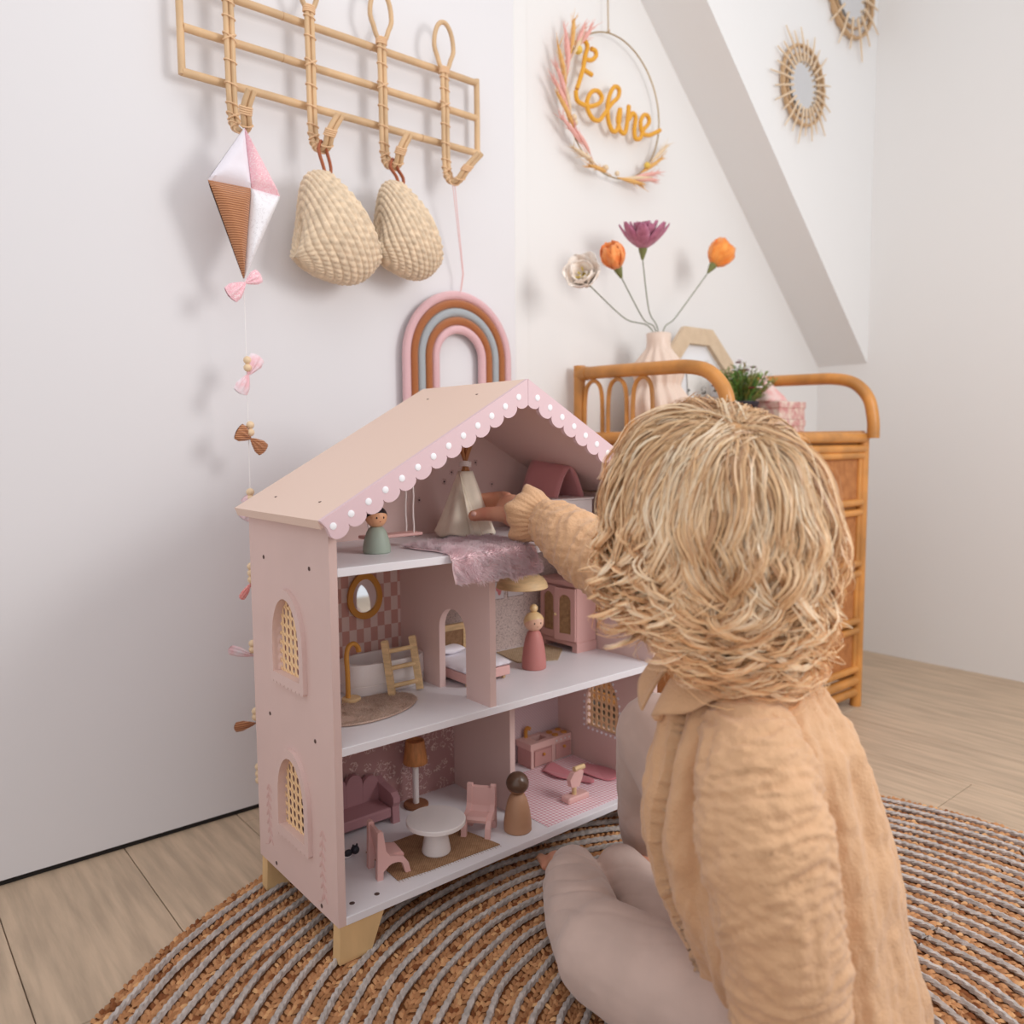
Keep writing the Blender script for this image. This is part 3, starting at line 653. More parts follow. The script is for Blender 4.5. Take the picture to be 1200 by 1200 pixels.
m_rfr = mat_weave('woven_beige_frame', (222, 200, 172), (196, 170, 140), 700, axes=('X', 'Z')); m_mat = mat('white_photo_mat', (236, 236, 238), .6); m_photo = mat_print('dark_photo_print', (232, 230, 226), (60, 56, 54), 30, .35)
of = thing('octagon_frame', 'octagonal beige woven picture frame leaning on the wall behind the vase', 'picture frame', (1.285, .455, TZ))
oc, orr, lean = (1.262, .455), .150, .09
U_, W_ = V(1, 0, 0), V(0, lean, 1).normalized(); N_ = U_.cross(W_)
def octo(r): return [(r*math.cos(PI/8+i*PI/4), r*math.sin(PI/8+i*PI/4)) for i in range(8)]
o0 = V(oc[0], oc[1]-.022, TZ+orr*.93)
obj('frame_border', MB().plate(octo(orr), [octo(orr*.70)[::-1]], o0, U_, W_, -N_*-.012), m_rfr, of, smooth=False)
obj('photo_mat', MB().plate(octo(orr*.72), [], o0+N_*-.004, U_, W_, N_*-.003), m_mat, of, smooth=False)
obj('photo', MB().plate([(-.045, -.05), (.045, -.05), (.045, .06), (-.045, .06)], [], o0+N_*.0, U_, W_, N_*.001), m_photo, of, smooth=False)

m_pot = mat('black_pot', (44, 42, 52), .4); m_leafg = mat_attr('green_foliage', .7)
pl = thing('potted_flowers', 'bushy green plant with tiny maroon and white flowers in a black pot', 'plant', (1.30, .33, TZ))
obj('pot', MB().lathe([(.03, 0), (.031, .004), (.039, .078), (.042, .082), (.042, .09), (.038, .09), (.036, .08), (.001, .078)], (1.30, .33, TZ), n=32), m_pot, pl)
N = 260; K = 7; P = np.zeros((N, K, 3)); 
for i in range(N):
    q = random.uniform(0, 2*PI); sp = random.uniform(.1, 1); L = random.uniform(.05, .105); b0 = V(1.30+.022*math.cos(q)*sp, .33+.022*math.sin(q)*sp, TZ+.078)
    d = V(math.cos(q)*sp*.75, math.sin(q)*sp*.75, 1).normalized()
    for k in range(K): u = k/(K-1); P[i, k] = b0+d*(L*u)+V(random.uniform(-.002, .002), random.uniform(-.002, .002), -.02*u*u*sp)
cols = np.array([lin((random.randint(92, 150), random.randint(128, 168), random.randint(66, 92))) for _ in range(N)])
strands('stems', P, np.full((N, K), .0011), m_leafg, pl, col=cols)
lf = MB(); lf.col = (1, 1, 1)
for i in range(N):
    for k in range(2, K):
        for s_ in (0, 1):
            p = Vector(P[i, k]); d = V(random.uniform(-1, 1), random.uniform(-1, 1), random.uniform(.1, 1)).normalized(); s2 = d.cross(V(0, 0, 1)).normalized(); l = random.uniform(.008, .015)
            lf.col = tuple(cols[i]); lf.add([p, p+d*l*.5+s2*.0022, p+d*l, p+d*l*.5-s2*.0022], [(0, 1, 2, 3)])
obj('leaves', lf, m_leafg, pl, kind='stuff')
m_mar = mat('maroon_petal', (110, 40, 44), .7); m_wfl = mat('white_petal', (240, 234, 240), .7)
for i in range(34):
    q = random.uniform(0, 2*PI); r = random.uniform(0, .075); z = TZ+.165+random.uniform(-.03, .03)-r*.35; c = V(1.30+r*math.cos(q), .33+r*math.sin(q), z); mb_ = MB()
    for k in range(5): a = 2*PI*k/5; mb_.ell(c+V(math.cos(a)*.0045, math.sin(a)*.0045, 0), .004, .003, .002, n=8, m=5)
    obj('blossom', mb_, m_mar if i % 2 else m_wfl, pl)
m_box = mat_print('floral_paper', (232, 214, 198), (196, 108, 112), 60, .5)
_N, _L = nodes(m_box)
m_box2 = mat('floral_gift_paper', (234, 218, 204), .6, var=(55, .3), rgb2=(206, 140, 138))
for k, (z0, z1, lab) in enumerate(((0, .045, 'lower floral gift box under a matching box on the dresser'), (.0455, .09, 'upper floral gift box, topmost of the two on the dresser'))):
    g = thing('gift_box', lab, 'box', (1.42, .30, TZ+z0), 'floral gift boxes on the dresser')
    obj('box_base', MB().box(1.362, 1.478, .262, .378, TZ+z0, TZ+z1-.012, bev=.001), m_box2, g, smooth=False)
    obj('lid', MB().box(1.360, 1.480, .260, .380, TZ+z1-.016, TZ+z1, bev=.001), m_box2, g, smooth=False)
m_tulle = mat('white_pink_cloth', (238, 214, 208), .8, var=(30, .2), rgb2=(232, 170, 166), sheen=.3)
cn = thing('folded_cloth', 'white and pink cloth heaped to a point on top of the floral boxes', 'cloth', (1.40, .33, TZ+.0905))
obj('cloth', MB().lathe([(.05, 0), (.052, .004), (.046, .014), (.032, .03), (.016, .05), (.006, .064), (.001, .068)], (1.395, .33, TZ+.0905), n=48, fn=lambda q, h: 1+.14*math.sin(5*q+h*30)*(1-h/.07)), m_tulle, cn, smooth='all')

# ================================================================== the doll house
HB = FZ+.0475          # underside of the side panels
W, D, T = .595, .240, .0105
m_pk = mat('pink_painted_board', (222, 193, 186), .55, bump=(120, .08, .0005), var=(6, .03)); m_roof = mat('peach_roof_paint', (230, 202, 186), .5, bump=(120, .06, .0005))
m_pkd = mat('pink_interior_board', (220, 190, 184), .6, bump=(140, .1, .0005)); m_shelf = mat('white_shelf', (232, 228, 232), .4)
m_fas = mat('pink_scallop_trim', (222, 193, 198), .5); m_dot = mat('white_dot', (246, 246, 250), .5); m_beech = mat('light_beech', (226, 188, 136), .55, bump=(60, .2, .0005), var=(14, .05), stretch=(3, 3, 1))
m_hole = mat('screw_recess', (92, 70, 64), .8); m_canew = mat('yellow_cane', (242, 206, 160), .55, bump=(400, .4, .0004))
hs = thing('doll_house', 'large pink wooden doll house with peach roof and scalloped trim on the jute rug', 'doll house', (.2975, .12, FZ))
TANS = .5535; ZE = .5642; XM = .298   # roof outer surface z = ZE + TANS*(x+.018)
def zr(x): return ZE+TANS*((x+.018) if x <= XM else (2*XM-x+.018))
def win_hole(yc, z0, z1, hw=.040): return [(yc+u, w_) for u, w_ in arch(hw, z0, z0+(z1-z0)*.40, z1)]
WINS = [(.119, .349, .452), (.118, .136, .238)]
for side, x0 in (('left', 0), ('right', W-T)):
    rt = zr(0)-.0125
    out = [(0, HB), (D, HB), (D, rt), (0, rt)]
    sp = obj('side_panel', MB().plate(out, [win_hole(*w_)[::-1] for w_ in WINS], (x0, 0, 0), (0, 1, 0), (0, 0, 1), (T, 0, 0)), m_pk, hs, smooth=False)
    xo = x0-.006 if side == 'left' else x0+T; xi = x0+T+.0004 if side == 'left' else x0-.0016
    for yc, z0, z1 in WINS:
        hw = .040; mb_ = MB(); hwo = .051; o_ = [(yc+hwo, z0+.004)]+[(yc+hwo*math.cos(PI*i/18), z0+(z1-z0)*.42+(z1+.0125-z0-(z1-z0)*.42)*math.sin(PI*i/18)) for i in range(19)]
        o_.append((yc-hwo, z0-.012)); ns = 9
        for i in range(ns):
            for k in (0, 1, 2, 3): a = PI*k/4; o_.append((yc-hwo+2*hwo*(i+.5)/ns-(hwo/ns)*math.cos(a), z0-.012-.0035*math.sin(a)))
        o_.append((yc+hwo, z0-.012))
        o_ = o_[1:]
        mb_.plate(o_, [win_hole(yc, z0, z1, hw)[::-1]], (xo if side == 'left' else x0+T, 0, 0), (0, 1, 0), (0, 0, 1), (.006, 0, 0))
        fr = obj('window_frame', mb_, m_pk, hs, smooth=False)
        cm = MB(); py = .0122; pz = .0124; r = .34
        ny = int(hw*2/py)+3; nz_ = int((z1-z0)/pz)+3
        for i in range(-ny//2, ny//2+1):
            for j in range(-1, nz_):
                cy, cz = yc+i*py, z0+(j+.5)*pz+.001
                if cz > z1+.004 or cz < z0-.006 or abs(cy-yc) > hw+.004: continue
                zs_ = z0+(z1-z0)*.40
                if cz > zs_ and ((cy-yc)/(hw+.005))**2+((cz-zs_)/(z1-zs_+.004))**2 > 1: continue
                sq = [(-.5, -.5), (0, -.5), (.5, -.5), (.5, 0), (.5, .5), (0, .5), (-.5, .5), (-.5, 0)]
                oc_ = [(r*math.cos(-3*PI/4+k*PI/4)*.9, r*math.sin(-3*PI/4+k*PI/4)*1.2) for k in range(8)]
                xa, xb = x0+T/2, x0+T/2+.0009; vs_ = []
                for xx in (xa, xb): vs_ += [(xx, cy+a*py, cz+b*pz) for a, b in sq]+[(xx, cy+a*py, cz+b*pz) for a, b in oc_]
                fs_ = []
                for k in range(8): l = (k+1) % 8; fs_ += [(k, l, 8+l, 8+k), (16+k, 24+k, 24+l, 16+l), (8+k, 8+l, 24+l, 24+k)]
                cm.add(vs_, fs_)
                # diagonal binding bumps
                for sx_ in (-.5, .5):
                    for xx, dx in ((xa, -.0005), (xb, .0005)):
                        cm.tube([(xx+dx, cy+sx_*py-.0022, cz-.5*pz-.0022), (xx+dx*1.6, cy+sx_*py, cz-.5*pz), (xx+dx, cy+sx_*py+.0022, cz-.5*pz+.0022)], .0007, n=4)
        obj('cane_webbing', cm, m_canew, fr, smooth=False)
        # inside: white discs painted as light through the holes around the opening
        dm = MB(); xin = x0+T-.0002 if side == 'left' else x0-.0008
        pts = [(yc-hw-.004, z0+i*(z1-z0)*.42/4) for i in range(5)]+[(yc+(hw+.004)*math.cos(PI-PI*i/14), z0+(z1-z0)*.40+(z1-z0)*.60*math.sin(PI*i/14)*1.04) for i in range(1, 14)]+[(yc+hw+.004, z0+i*(z1-z0)*.42/4) for i in range(4, -1, -1)]+[(yc+hw+.004-(2*hw+.008)*i/8, z0-.004) for i in range(1, 8)]
        for a, b in pts: dm.lathe([(.0025, 0), (.0025, .001)], (xin, a, b), axis=(1, 0, 0), n=10)
        obj('hole_light_dots', dm, m_dot, fr, smooth=False)
    xs_ = x0-.0001 if side == 'left' else x0+T-.0005
    for a, b in ((.192, .499), (.053, .499), (.188, .281), (.05, .281), (.183, .067), (.045, .067)):
        obj('screw_hole', MB().lathe([(.0027, 0), (.0027, .0005), (.0018, .0006), (.0006, .0002)], (xs_+(0 if side == 'left' else 0), a, b), axis=(-1, 0, 0) if side == 'left' else (1, 0, 0), n=12), m_hole, hs)
    if side == 'left':
        m_eng = mat('engraved_leaf', (212, 174, 168), .6)
        for yb, zb, zt_, lean in ((.200, .094, .170, .0), (.036, .082, .164, .0)):
            for i in range(7):
                u = i/6; z = zb+(zt_-zb)*u; y = yb+.004*math.sin(u*3)
                for sg in (-1, 1):
                    mb_ = MB(); M = Matrix.Rotation(sg*.6, 4, 'X'); mb_.ell((0, 0, 0), .0006, .0024, .0068, n=8, m=6); mb_.v = [tuple(M @ Vector(p)+V(-.0001, y+sg*.0045, z)) for p in mb_.v]
                    obj('carved_leaf', mb_, m_eng, sp)
            obj('carved_stem', MB().tube([(-.0001, yb+.004*math.sin(u*3), zb+(zt_-zb)*u) for u in [i/10 for i in range(11)]]+[], .0005, n=6).tube([(-.0001, yb, zb), (-.0001, yb+.008, zb-.008), (-.0001, yb+.018, zb-.012)], .0006, n=6), m_eng, sp)
# shelves
Z1, Z2, Z3 = HB, HB+.215, HB+.4357; SH = .0105
S1, S2, S3 = Z1+SH, Z2+SH, Z3+SH
for z in (Z1, Z2, Z3): obj('shelf', MB().box(T, W-T, -.001, D-.006, z, z+SH, bev=.0006), m_shelf, hs, smooth=False)
for x, y in ((.031, .023), (.066, .021)): obj('floor_hole', MB().lathe([(.0036, 0), (.0036, .0004), (.0028, .0005), (.001, .0001)], (x, y, S1-.00005), n=14), m_hole, hs)
# back panel (one board up to the ridge)
obj('back_panel', MB().plate([(T, HB), (W-T, HB), (W-T, zr(T)-.009), (XM, zr(XM)-.009), (T, zr(T)-.009)], [], (0, D-.006, 0), (1, 0, 0), (0, 0, 1), (0, .005, 0)), m_pkd, hs, smooth=False)
yb = D-.0072
DM, DB = .2405, .342
m_chk = mat_checker('pink_check_wallpaper', (206, 156, 146), (228, 204, 198), (206, 156, 146), .0124, .0222); m_spk = mat_print('grey_speckle_wallpaper', (206, 186, 180), (160, 140, 136), 120, .8)
m_mau = mat_print('mauve_floral_wallpaper', (182, 140, 138), (222, 196, 192), 60, .5); m_kit = mat_ribs('pale_striped_wallpaper', (214, 192, 194), (200, 176, 182), 110, 'DIAGONAL', dist=.00001)
obj('wallpaper', MB().box(T, DM, yb, yb+.0012, S2, Z3), m_chk, hs); obj('wallpaper', MB().box(DM+T, W-T, yb, yb+.0012, S2, Z3), m_spk, hs)
obj('wallpaper', MB().box(T, DB, yb, yb+.0012, S1, Z2), m_mau, hs); obj('wallpaper', MB().box(DB+T, W-T, yb, yb+.0012, S1, Z2), m_kit, hs)
m_wprint = mat('pale_window_print', (206, 196, 198), .7); m_fprint = mat('brown_line', (120, 88, 80), .7); m_heart = mat('rose_print', (196, 112, 112), .7); m_och = mat('ochre_print', (206, 150, 80), .7)
for xa, xb, za, zb in ((.135, .158, S1+.135, Z2-.004), (.160, .183, S1+.135, Z2-.004), (.205, .227, S1+.145, Z2-.004), (.229, .250, S1+.145, Z2-.004), (.09, .112, S1+.12, Z2-.01)):
    obj('printed_window', MB().box(xa, xb, yb-.0004, yb, za, zb), m_wprint, hs)
for xa, xb, za, zb in ((.432, .455, .376, .408), (.462, .500, .377, .408), (.505, .53, .38, .41), (.39, .422, .372, .41)):
    f = obj('printed_picture', MB().box(xa, xb, yb-.0004, yb, za, zb), m_fprint, hs); obj('picture_sheet', MB().box(xa+.001, xb-.001, yb-.0008, yb-.0003, za+.001, zb-.001), m_wprint, f)
    if xa < .44 and xa > .4: obj('heart', MB().ell(((xa+xb)/2-.003, yb-.0008, zb-.012), .0052, .0004, .006, n=12).ell(((xa+xb)/2+.003, yb-.0008, zb-.012), .0052, .0004, .006, n=12).ell(((xa+xb)/2, yb-.0008, zb-.018), .004, .0004, .007, n=12), m_heart, f)
    if .46 < xa < .47: obj('arch_print', MB().tube([(.481-.012*math.cos(PI*i/12), yb-.0008, .39+.012*math.sin(PI*i/12)) for i in range(13)], .002, n=6, flat=.2), m_och, f)
for x, z in ((.455, .238), (.472, .236), (.49, .240), (.505, .236)): obj('utensil_print', MB().tube([(x, yb, z+.02), (x, yb, z)], .0009, n=5).ell((x, yb, z-.004), .004, .0004, .005, n=10), m_heart, hs)
star = mat('star_print', (214, 186, 184), .7); dotm = mat('dark_dot', (52, 34, 38), .7)
for x, z in ((.100, .545), (.150, .556), (.200, .575), (.225, .60), (.167, .602), (.262, .595), (.305, .640), (.345, .603), (.395, .618), (.330, .588), (.28, .56), (.43, .58), (.13, .528), (.215, .544), (.255, .64), (.46, .56), (.50, .56)):
    mb_ = MB()
    for k in range(6): a = k*PI/3+x*50; mb_.tube([(x+.0022*math.cos(a), yb+.0005, z+.0022*math.sin(a)), (x+.0052*math.cos(a), yb+.0005, z+.0052*math.sin(a))], .0008, n=5, flat=.6)
    s_ = obj('printed_star', mb_, star, hs); obj('star_centre', MB().ell((x, yb+.0004, z), .0015, .0006, .0015, n=8, m=6), dotm, s_)
# dividers
dh = Z3-S2
obj('arched_divider', MB().plate([(.001, S2), (.057, S2), (.057, S2+.092)]+[(.0905-.0335*math.cos(PI*i/14), S2+.092+.034*math.sin(PI*i/14)) for i in range(1, 14)]+[(.124, S2+.092), (.124, S2), (D-.007, S2), (D-.007, Z3), (.001, Z3)], [], (DM, 0, 0), (0, 1, 0), (0, 0, 1), (T, 0, 0)), m_pkd, hs, smooth=False)
obj('divider', MB().box(DB, DB+T, .082, D-.007, S1, Z2, bev=.0006), m_pkd, hs, smooth=False)
# roof slabs
RT = .0115; ry0, ry1 = -.010, .244; un = RT*math.sqrt(1+TANS**2)
for sg, nm in ((1, 'left'), (-1, 'right')):
    pr = [(-.018, zr(-.018)), (XM, zr(XM)), (XM, zr(XM)-un), (-.018+un*.30, zr(-.018)-un*.80)]
    if sg < 0: pr = [(2*XM-x, z) for x, z in pr]
    rf = obj('roof_slab', MB().plate(pr, [], (0, ry0, 0), (1, 0, 0), (0, 0, 1), (0, ry1-ry0, 0)), m_roof, hs, smooth=False)
    obj('roof_lining', MB().plate([(T*0+.012, zr(.012)-un-.0001), (XM, zr(XM)-un-.0001), (XM, zr(XM)-un-.0014), (.012, zr(.012)-un-.0014)] if sg > 0 else [(2*XM-x, z) for x, z in [(.012, zr(.012)-un-.0001), (XM, zr(XM)-un-.0001), (XM, zr(XM)-un-.0014), (.012, zr(.012)-un-.0014)]], [], (0, 0, 0), (1, 0, 0), (0, 0, 1), (0, D-.007, 0)), m_pkd, hs, smooth=False)
    for x, y in ((.014, .045), (.014, .175), (.265, .055), (.262, .175)):
        xx = x if sg > 0 else 2*XM-x; obj('screw_slot', MB().ell((xx, y, zr(xx)-.0005), .0034, .0020, .0008, n=12, m=6), m_hole, rf)
    # scalloped board
    n = 13; dx = .02355; x_ = -.003; th = math.atan(TANS); c_, s_ = math.cos(th), math.sin(th)
    step = dx/c_; L = (XM+.018)/c_
    pts = [(0, 0), (L, 0)]; off = (x_+.018)/c_-.0035
    pts = [(.0, -.0)]; 
    low = []
    for i in range(n):
        uc = off+i*step+.002
        for k in range(9):
            a = PI*k/8; low.append((uc-step/2*math.cos(a)*.995, -.0225-.0095*math.sin(a)))
    low = [(p[0], p[1]) for p in low if p[0] <= L-.0005+ (-(p[1]))*math.tan(th)*0]
    # right end follows the vertical ridge line
    poly = [(0, 0), (.003, -.012)]+low+[(L-.024*TANS*0-.0005, -.024)]
    xy = [(-.018+u*c_-w_*s_, zr(-.018)+u*s_+w_*c_) for u, w_ in poly]+[(XM-.0003, zr(XM))]
    xy = [(min(x, XM-.0003), z) for x, z in xy]; clean = []
    for p in xy:
        if not clean or (abs(p[0]-clean[-1][0])+abs(p[1]-clean[-1][1])) > 2e-4: clean.append(p)
    if sg < 0: clean = [(2*XM-x, z) for x, z in clean]
    fb = obj('scalloped_trim', MB().plate(clean, [], (0, -.0165, 0), (1, 0, 0), (0, 0, 1), (0, .0065, 0)), m_fas, hs, smooth=False)
    for i in range(n):
        x = -.003+i*.02355+.0008; z = zr(x)-.0152-.0005; x = x+.0005
        if sg < 0: x = 2*XM-x
        obj('white_dot', MB().lathe([(.0043, 0), (.0043, .0004), (.004, .0006), (.0005, .0006)], (x, -.0165, z), axis=(0, -1, 0), n=18), m_dot, fb)
# legs (tapered beech blocks)
for x, sg in ((.014, 1), (W-.014, -1)):
    for y0_, y1_ in ((.000, .018), (D-.02, D-.002)):
        pr = [(x-sg*.012, HB), (x+sg*.050, HB), (x+sg*.030, FZ-.001), (x-sg*.014, FZ-.001)]
        obj('leg', MB().plate(pr, [], (0, y0_, 0), (1, 0, 0), (0, 0, 1), (0, y1_-y0_, 0)), m_beech, hs, smooth=False)

# ================================================================== toys in the doll house
m_wht = mat('white_lacquer', (236, 228, 226), .4); m_ochre = mat('ochre_wood', (206, 146, 66), .5); m_bee2 = mat('beech_toy', (230, 196, 148), .5, bump=(90, .2, .0004), var=(40, .12), stretch=(1, 1, 6))
m_toyp = mat('pale_pink_toy', (222, 176, 170), .5, bump=(300, .1, .0003)); m_mauve = mat('mauve_lacquer', (180, 134, 140), .5); m_terra = mat('brown_wood', (156, 108, 80), .45)
def doll(loc, h, rb, rh, face, dress, skin, hair, label, kind):
    x, y, z = loc; t = thing('peg_doll', label, 'doll', loc); hd = rh*1.95
    hb = h-hd*.93
    obj('dress', MB().lathe([(rb*.93, 0), (rb, .0015), (rb*.99, hb*.25), (rb*.88, hb*.55), (rb*.70, hb*.82), (rb*.52, hb*.96), (rb*.40, hb), (.001, hb)], loc, n=32), mat(kind+'_dress', dress, .5, bump=(200, .1, .0004)), t)
    c = V(x, y, z+hb+rh*.9); f = V(*face, 0).normalized()
    hd_ = obj('head', MB().ell(c, rh, n=28, m=18), mat(kind+'_skin', skin, .45), t)
    hm = MB(); ax = (V(0, 0, 1)-f*.55).normalized(); pr = [(rh*1.035*math.sin(a), rh*1.035*math.cos(a)) for a in [PI*.52-.52*PI*i/8 for i in range(9)]]
    hm.lathe(pr, c, axis=ax, n=28)
    if kind == 'bun': hm.ell(c+V(0, 0, rh*1.35), rh*.42, n=16, m=12)
    obj('hair', hm, mat(kind+'_hair', hair, .3, spec=.6), t)
    s_ = V(-f.y, f.x, 0)
    for sg in (-1, 1):
        d = (f+s_*.36*sg+V(0, 0, -.02)).normalized(); obj('eye', MB().ell(c+d*rh*.99, .0011, .0011, .0015, n=8, m=6), mat('eye_dot', (50, 36, 34), .5), t)
    obj('mouth', MB().ell(c+(f+V(0, 0, -.42)).normalized()*rh, .0012, .0008, .0006, n=8, m=6), mat('mouth_dot', (170, 90, 80), .5), t)
    return t
doll((.117, .090, S3), .0625, .0188, .0148, (-.12, -1), (160, 172, 158), (226, 168, 128), (30, 26, 32), 'peg doll with black hair and a sage green dress on the top shelf', 'sage')
doll((.418, .111, S2), .0920, .0200, .0162, (-.30, -1), (194, 126, 120), (228, 182, 156), (232, 200, 150), 'peg doll with a blond bun and a rose dress on the middle shelf', 'bun')
doll((.318, .036, S1), .0880, .0212, .0168, (.45, 1), (176, 132, 102), (150, 104, 76), (92, 66, 50), 'brown peg doll with a dark head seen from behind, front of the lower shelf', 'brown')
# swing
sw = thing('toy_swing', 'white toy swing on four strings hanging under the roof', 'swing', (.160, .12, .52))
obj('seat', MB().box(.113, .204, .108, .134, .520, .5245, bev=.001), m_toyp, sw, smooth=False)
m_rope = mat('white_rope', (238, 226, 222), .9, bump=(900, .6, .0006))
for x in (.128, .190):
    for y in (.111, .131): obj('rope', MB().tube([(x+.0007*math.sin(i*1.9), y, .5185+(zr(x)-.014-.5185)*i/10) for i in range(11)], .0013, n=7), m_rope, sw)
# teepee
tc = (.318, .158); tz = S3+.0035
tp = thing('toy_teepee', 'small cream cotton teepee with wooden poles held by the hand of the child', 'toy tent', (tc[0], tc[1], tz))
m_cot = mat('cream_cotton', (250, 238, 218), .9, bump=(500, .4, .0005), sheen=.2, var=(30, .06))
def tee(u, v):
    q = 2*PI*u; h = .098*v; r = .046*(1-v)+.011*v
    fold = 1+.075*math.cos(5*q+.6)*(1-v*.5)+.03*math.sin(9*q+4*v)*(1-v)
    return V(tc[0]+r*fold*math.cos(q)*(1.02), tc[1]+r*fold*math.sin(q), tz+.002+h+.003*math.cos(5*q+.6)*(1-v))
obj('tent_cloth', MB().grid(tee, 80, 16, closeu=True), m_cot, tp, smooth='all', solid=.0008)
obj('door_flap', MB().grid(lambda u, v: V(tc[0]-.012+.020*(u-.5)*(1-v)-.004*v-.004, tc[1]-.047+.036*v-.002*math.sin(u*9), tz+.003+.094*v), 6, 8), m_cot, tp, smooth='all', solid=.0008)
for k in range(5): q = 2*PI*k/5+.3; obj('pole', MB().tube([(tc[0]+.042*math.cos(q), tc[1]+.042*math.sin(q), tz), (tc[0]-.010*math.cos(q), tc[1]-.010*math.sin(q), tz+.140)], .0022, n=8), mat('tan_dowel', (186, 128, 84), .6) if k == 0 else bpy.data.materials['tan_dowel'], tp)
mb_ = MB()
for i in range(4): mb_.tube([(tc[0]+.0085*math.cos(a), tc[1]+.0085*math.sin(a), tz+.108+i*.0021+.001*math.sin(a*2)) for a in [2*PI*j/20 for j in range(20)]], .0012, n=6, closed=True)
obj('string_tie', mb_, m_rope, tp)
# pink fluffy rug draped over the shelf edge
m_fur = mat_attr('pink_fur', .9, sheen=.4)
_N, _L = nodes(m_fur); _tr = _N.new('ShaderNodeBsdfTranslucent'); _mx = _N.new('ShaderNodeMixShader'); _mx.inputs[0].default_value = .45; _at = [n for n in _N if n.type == 'ATTRIBUTE'][0]
_L.new(_at.outputs['Color'], _tr.inputs['Color']); _L.new(_N['Principled BSDF'].outputs[0], _mx.inputs[1]); _L.new(_tr.outputs[0], _mx.inputs[2]); _L.new(_mx.outputs[0], _N['Material Output'].inputs['Surface'])
fr = thing('fluffy_rug', 'pink fluffy doll rug draped over the front edge of the top shelf', 'doll rug', (.235, 0, S3-.03))
def furp(u, v):
    s = v*.160; y0 = .108
    if s < .110: y, z = y0-s*1.0, S3+.0022
    elif s < .122: a = (s-.110)/.012*PI/2; y, z = -.002-.0076*math.sin(a), S3+.0022-.0076*(1-math.cos(a))
    else: y, z = -.0096-.0012*math.sin((s-.122)*60), S3-.0054-(s-.122)*.85
    xa, xb = .172+.012*max(0, (.06-s))-.004*math.sin(s*60), .318+.004*math.sin(s*50)
    if s > .12: xa += .003
    return V(xa+(xb-xa)*u, y, z)
obj('rug_base', MB().grid(furp, 30, 40), mat('pink_felt_base', (252, 222, 226), .95), fr, smooth='all', solid=.0016)
def fur(name, fn, N, L, drift, c1, c2, m_, parent, r=.00042, K=4):
    P = np.zeros((N, K, 3)); col = np.zeros((N, 3))
    for i in range(N):
        u, v = random.random(), random.random(); p = fn(u, v); e = .01
        du = fn(min(1, u+e), v)-fn(max(0, u-e), v); dv = fn(u, min(1, v+e))-fn(u, max(0, v-e)); n = du.cross(dv)
        n = n.normalized() if n.length > 0 else V(0, 0, 1)
        if n.z < -.1 or (abs(n.z) < .3 and n.y > 0): n = -n
        cl = noise.noise_vector(p*55); d = (n*.9+V(*drift)+cl*.9+V(random.uniform(-.3, .3), random.uniform(-.3, .3), random.uniform(-.3, .3))).normalized(); g = V(0, 0, -.6); l = L*random.uniform(.6, 1.15)
        for k in range(K): t_ = k/(K-1); P[i, k] = p+d*(l*t_)+(g*.3+cl*.4)*(l*t_*t_*.7)
        t_ = random.random()*.7+.3*noise.noise(p*30); col[i] = np.array(lin(c1))*(1-t_)+np.array(lin(c2))*t_
    R = np.linspace(r, r*.35, K)[None, :].repeat(N, 0)
    return strands(name, P, R, m_, parent, col=col, kind='stuff')
fur('pile', furp, 13000, .0088, (.1, -.15, -.25), (255, 244, 246), (255, 226, 232), m_fur, fr)
# bed with felt canopy on the top shelf
wb = thing('white_cot', 'white toy box bed on the top shelf, half hidden behind the sleeve', 'toy bed', (.49, .14, S3))
obj('body', MB().box(.442, .534, .092, .200, S3+.006, S3+.052, bev=.0015), m_wht, wb, smooth=False)
obj('top_panel', MB().box(.440, .536, .090, .202, S3+.0522, S3+.0555, bev=.001), m_wht, wb, smooth=False)
for x in (.446, .53):
    for y in (.096, .196): obj('foot', MB().box(x-.004, x+.004, y-.004, y+.004, S3, S3+.006), m_wht, wb, smooth=False)
obj('side_slot', MB().box(.5338, .5343, .11, .125, S3+.025, S3+.04), m_fprint, wb, smooth=False)
cp = thing('felt_canopy', 'dusty pink felt arch standing on the white toy bed', 'toy tent', (.50, .145, S3+.0556))
def can(u, v):
    a = PI*u; w_ = .030; h = .050; x = -w_*math.cos(a)*(1 if True else 1); z = h*(1-abs(math.cos(a))**1.7); y = .112+.078*v
    return V(.502+x-.012*v, y, S3+.0558+z*(1+.25*v))
m_felt = mat('dusty_pink_felt', (212, 150, 154), .95, bump=(700, .5, .0005), sheen=.3)
obj('canopy', MB().grid(can, 26, 8), m_felt, cp, smooth='all', solid=.003)

# ---- middle floor
bm_ = thing('egg_mirror', 'egg shaped toy mirror with an ochre wooden frame on the checked wallpaper', 'mirror', (.173, .228, .383))
def egg(r, n=40): return [(.173+r*.82*math.sin(2*PI*i/n)*(1+.10*math.cos(2*PI*i/n)*-1), .418+r*math.cos(2*PI*i/n)) for i in range(n)]
obj('mirror_frame', MB().plate(egg(.036), [egg(.0262)[::-1]], (0, .2235, 0), (1, 0, 0), (0, 0, 1), (0, .0045, 0)), m_ochre, bm_, smooth=False)
obj('glass', MB().plate(egg(.027), [], (0, .2262, 0), (1, 0, 0), (0, 0, 1), (0, .001, 0)), m_mir, bm_, smooth=False)
tb = thing('toy_bathtub', 'cream white toy bathtub in the checked bathroom', 'bathtub', (.178, .188, S2))
def sup(q, a, b, n=3.2): c, s_ = math.cos(q), math.sin(q); return (a*abs(c)**(2/n)*(1 if c >= 0 else -1), b*abs(s_)**(2/n)*(1 if s_ >= 0 else -1))
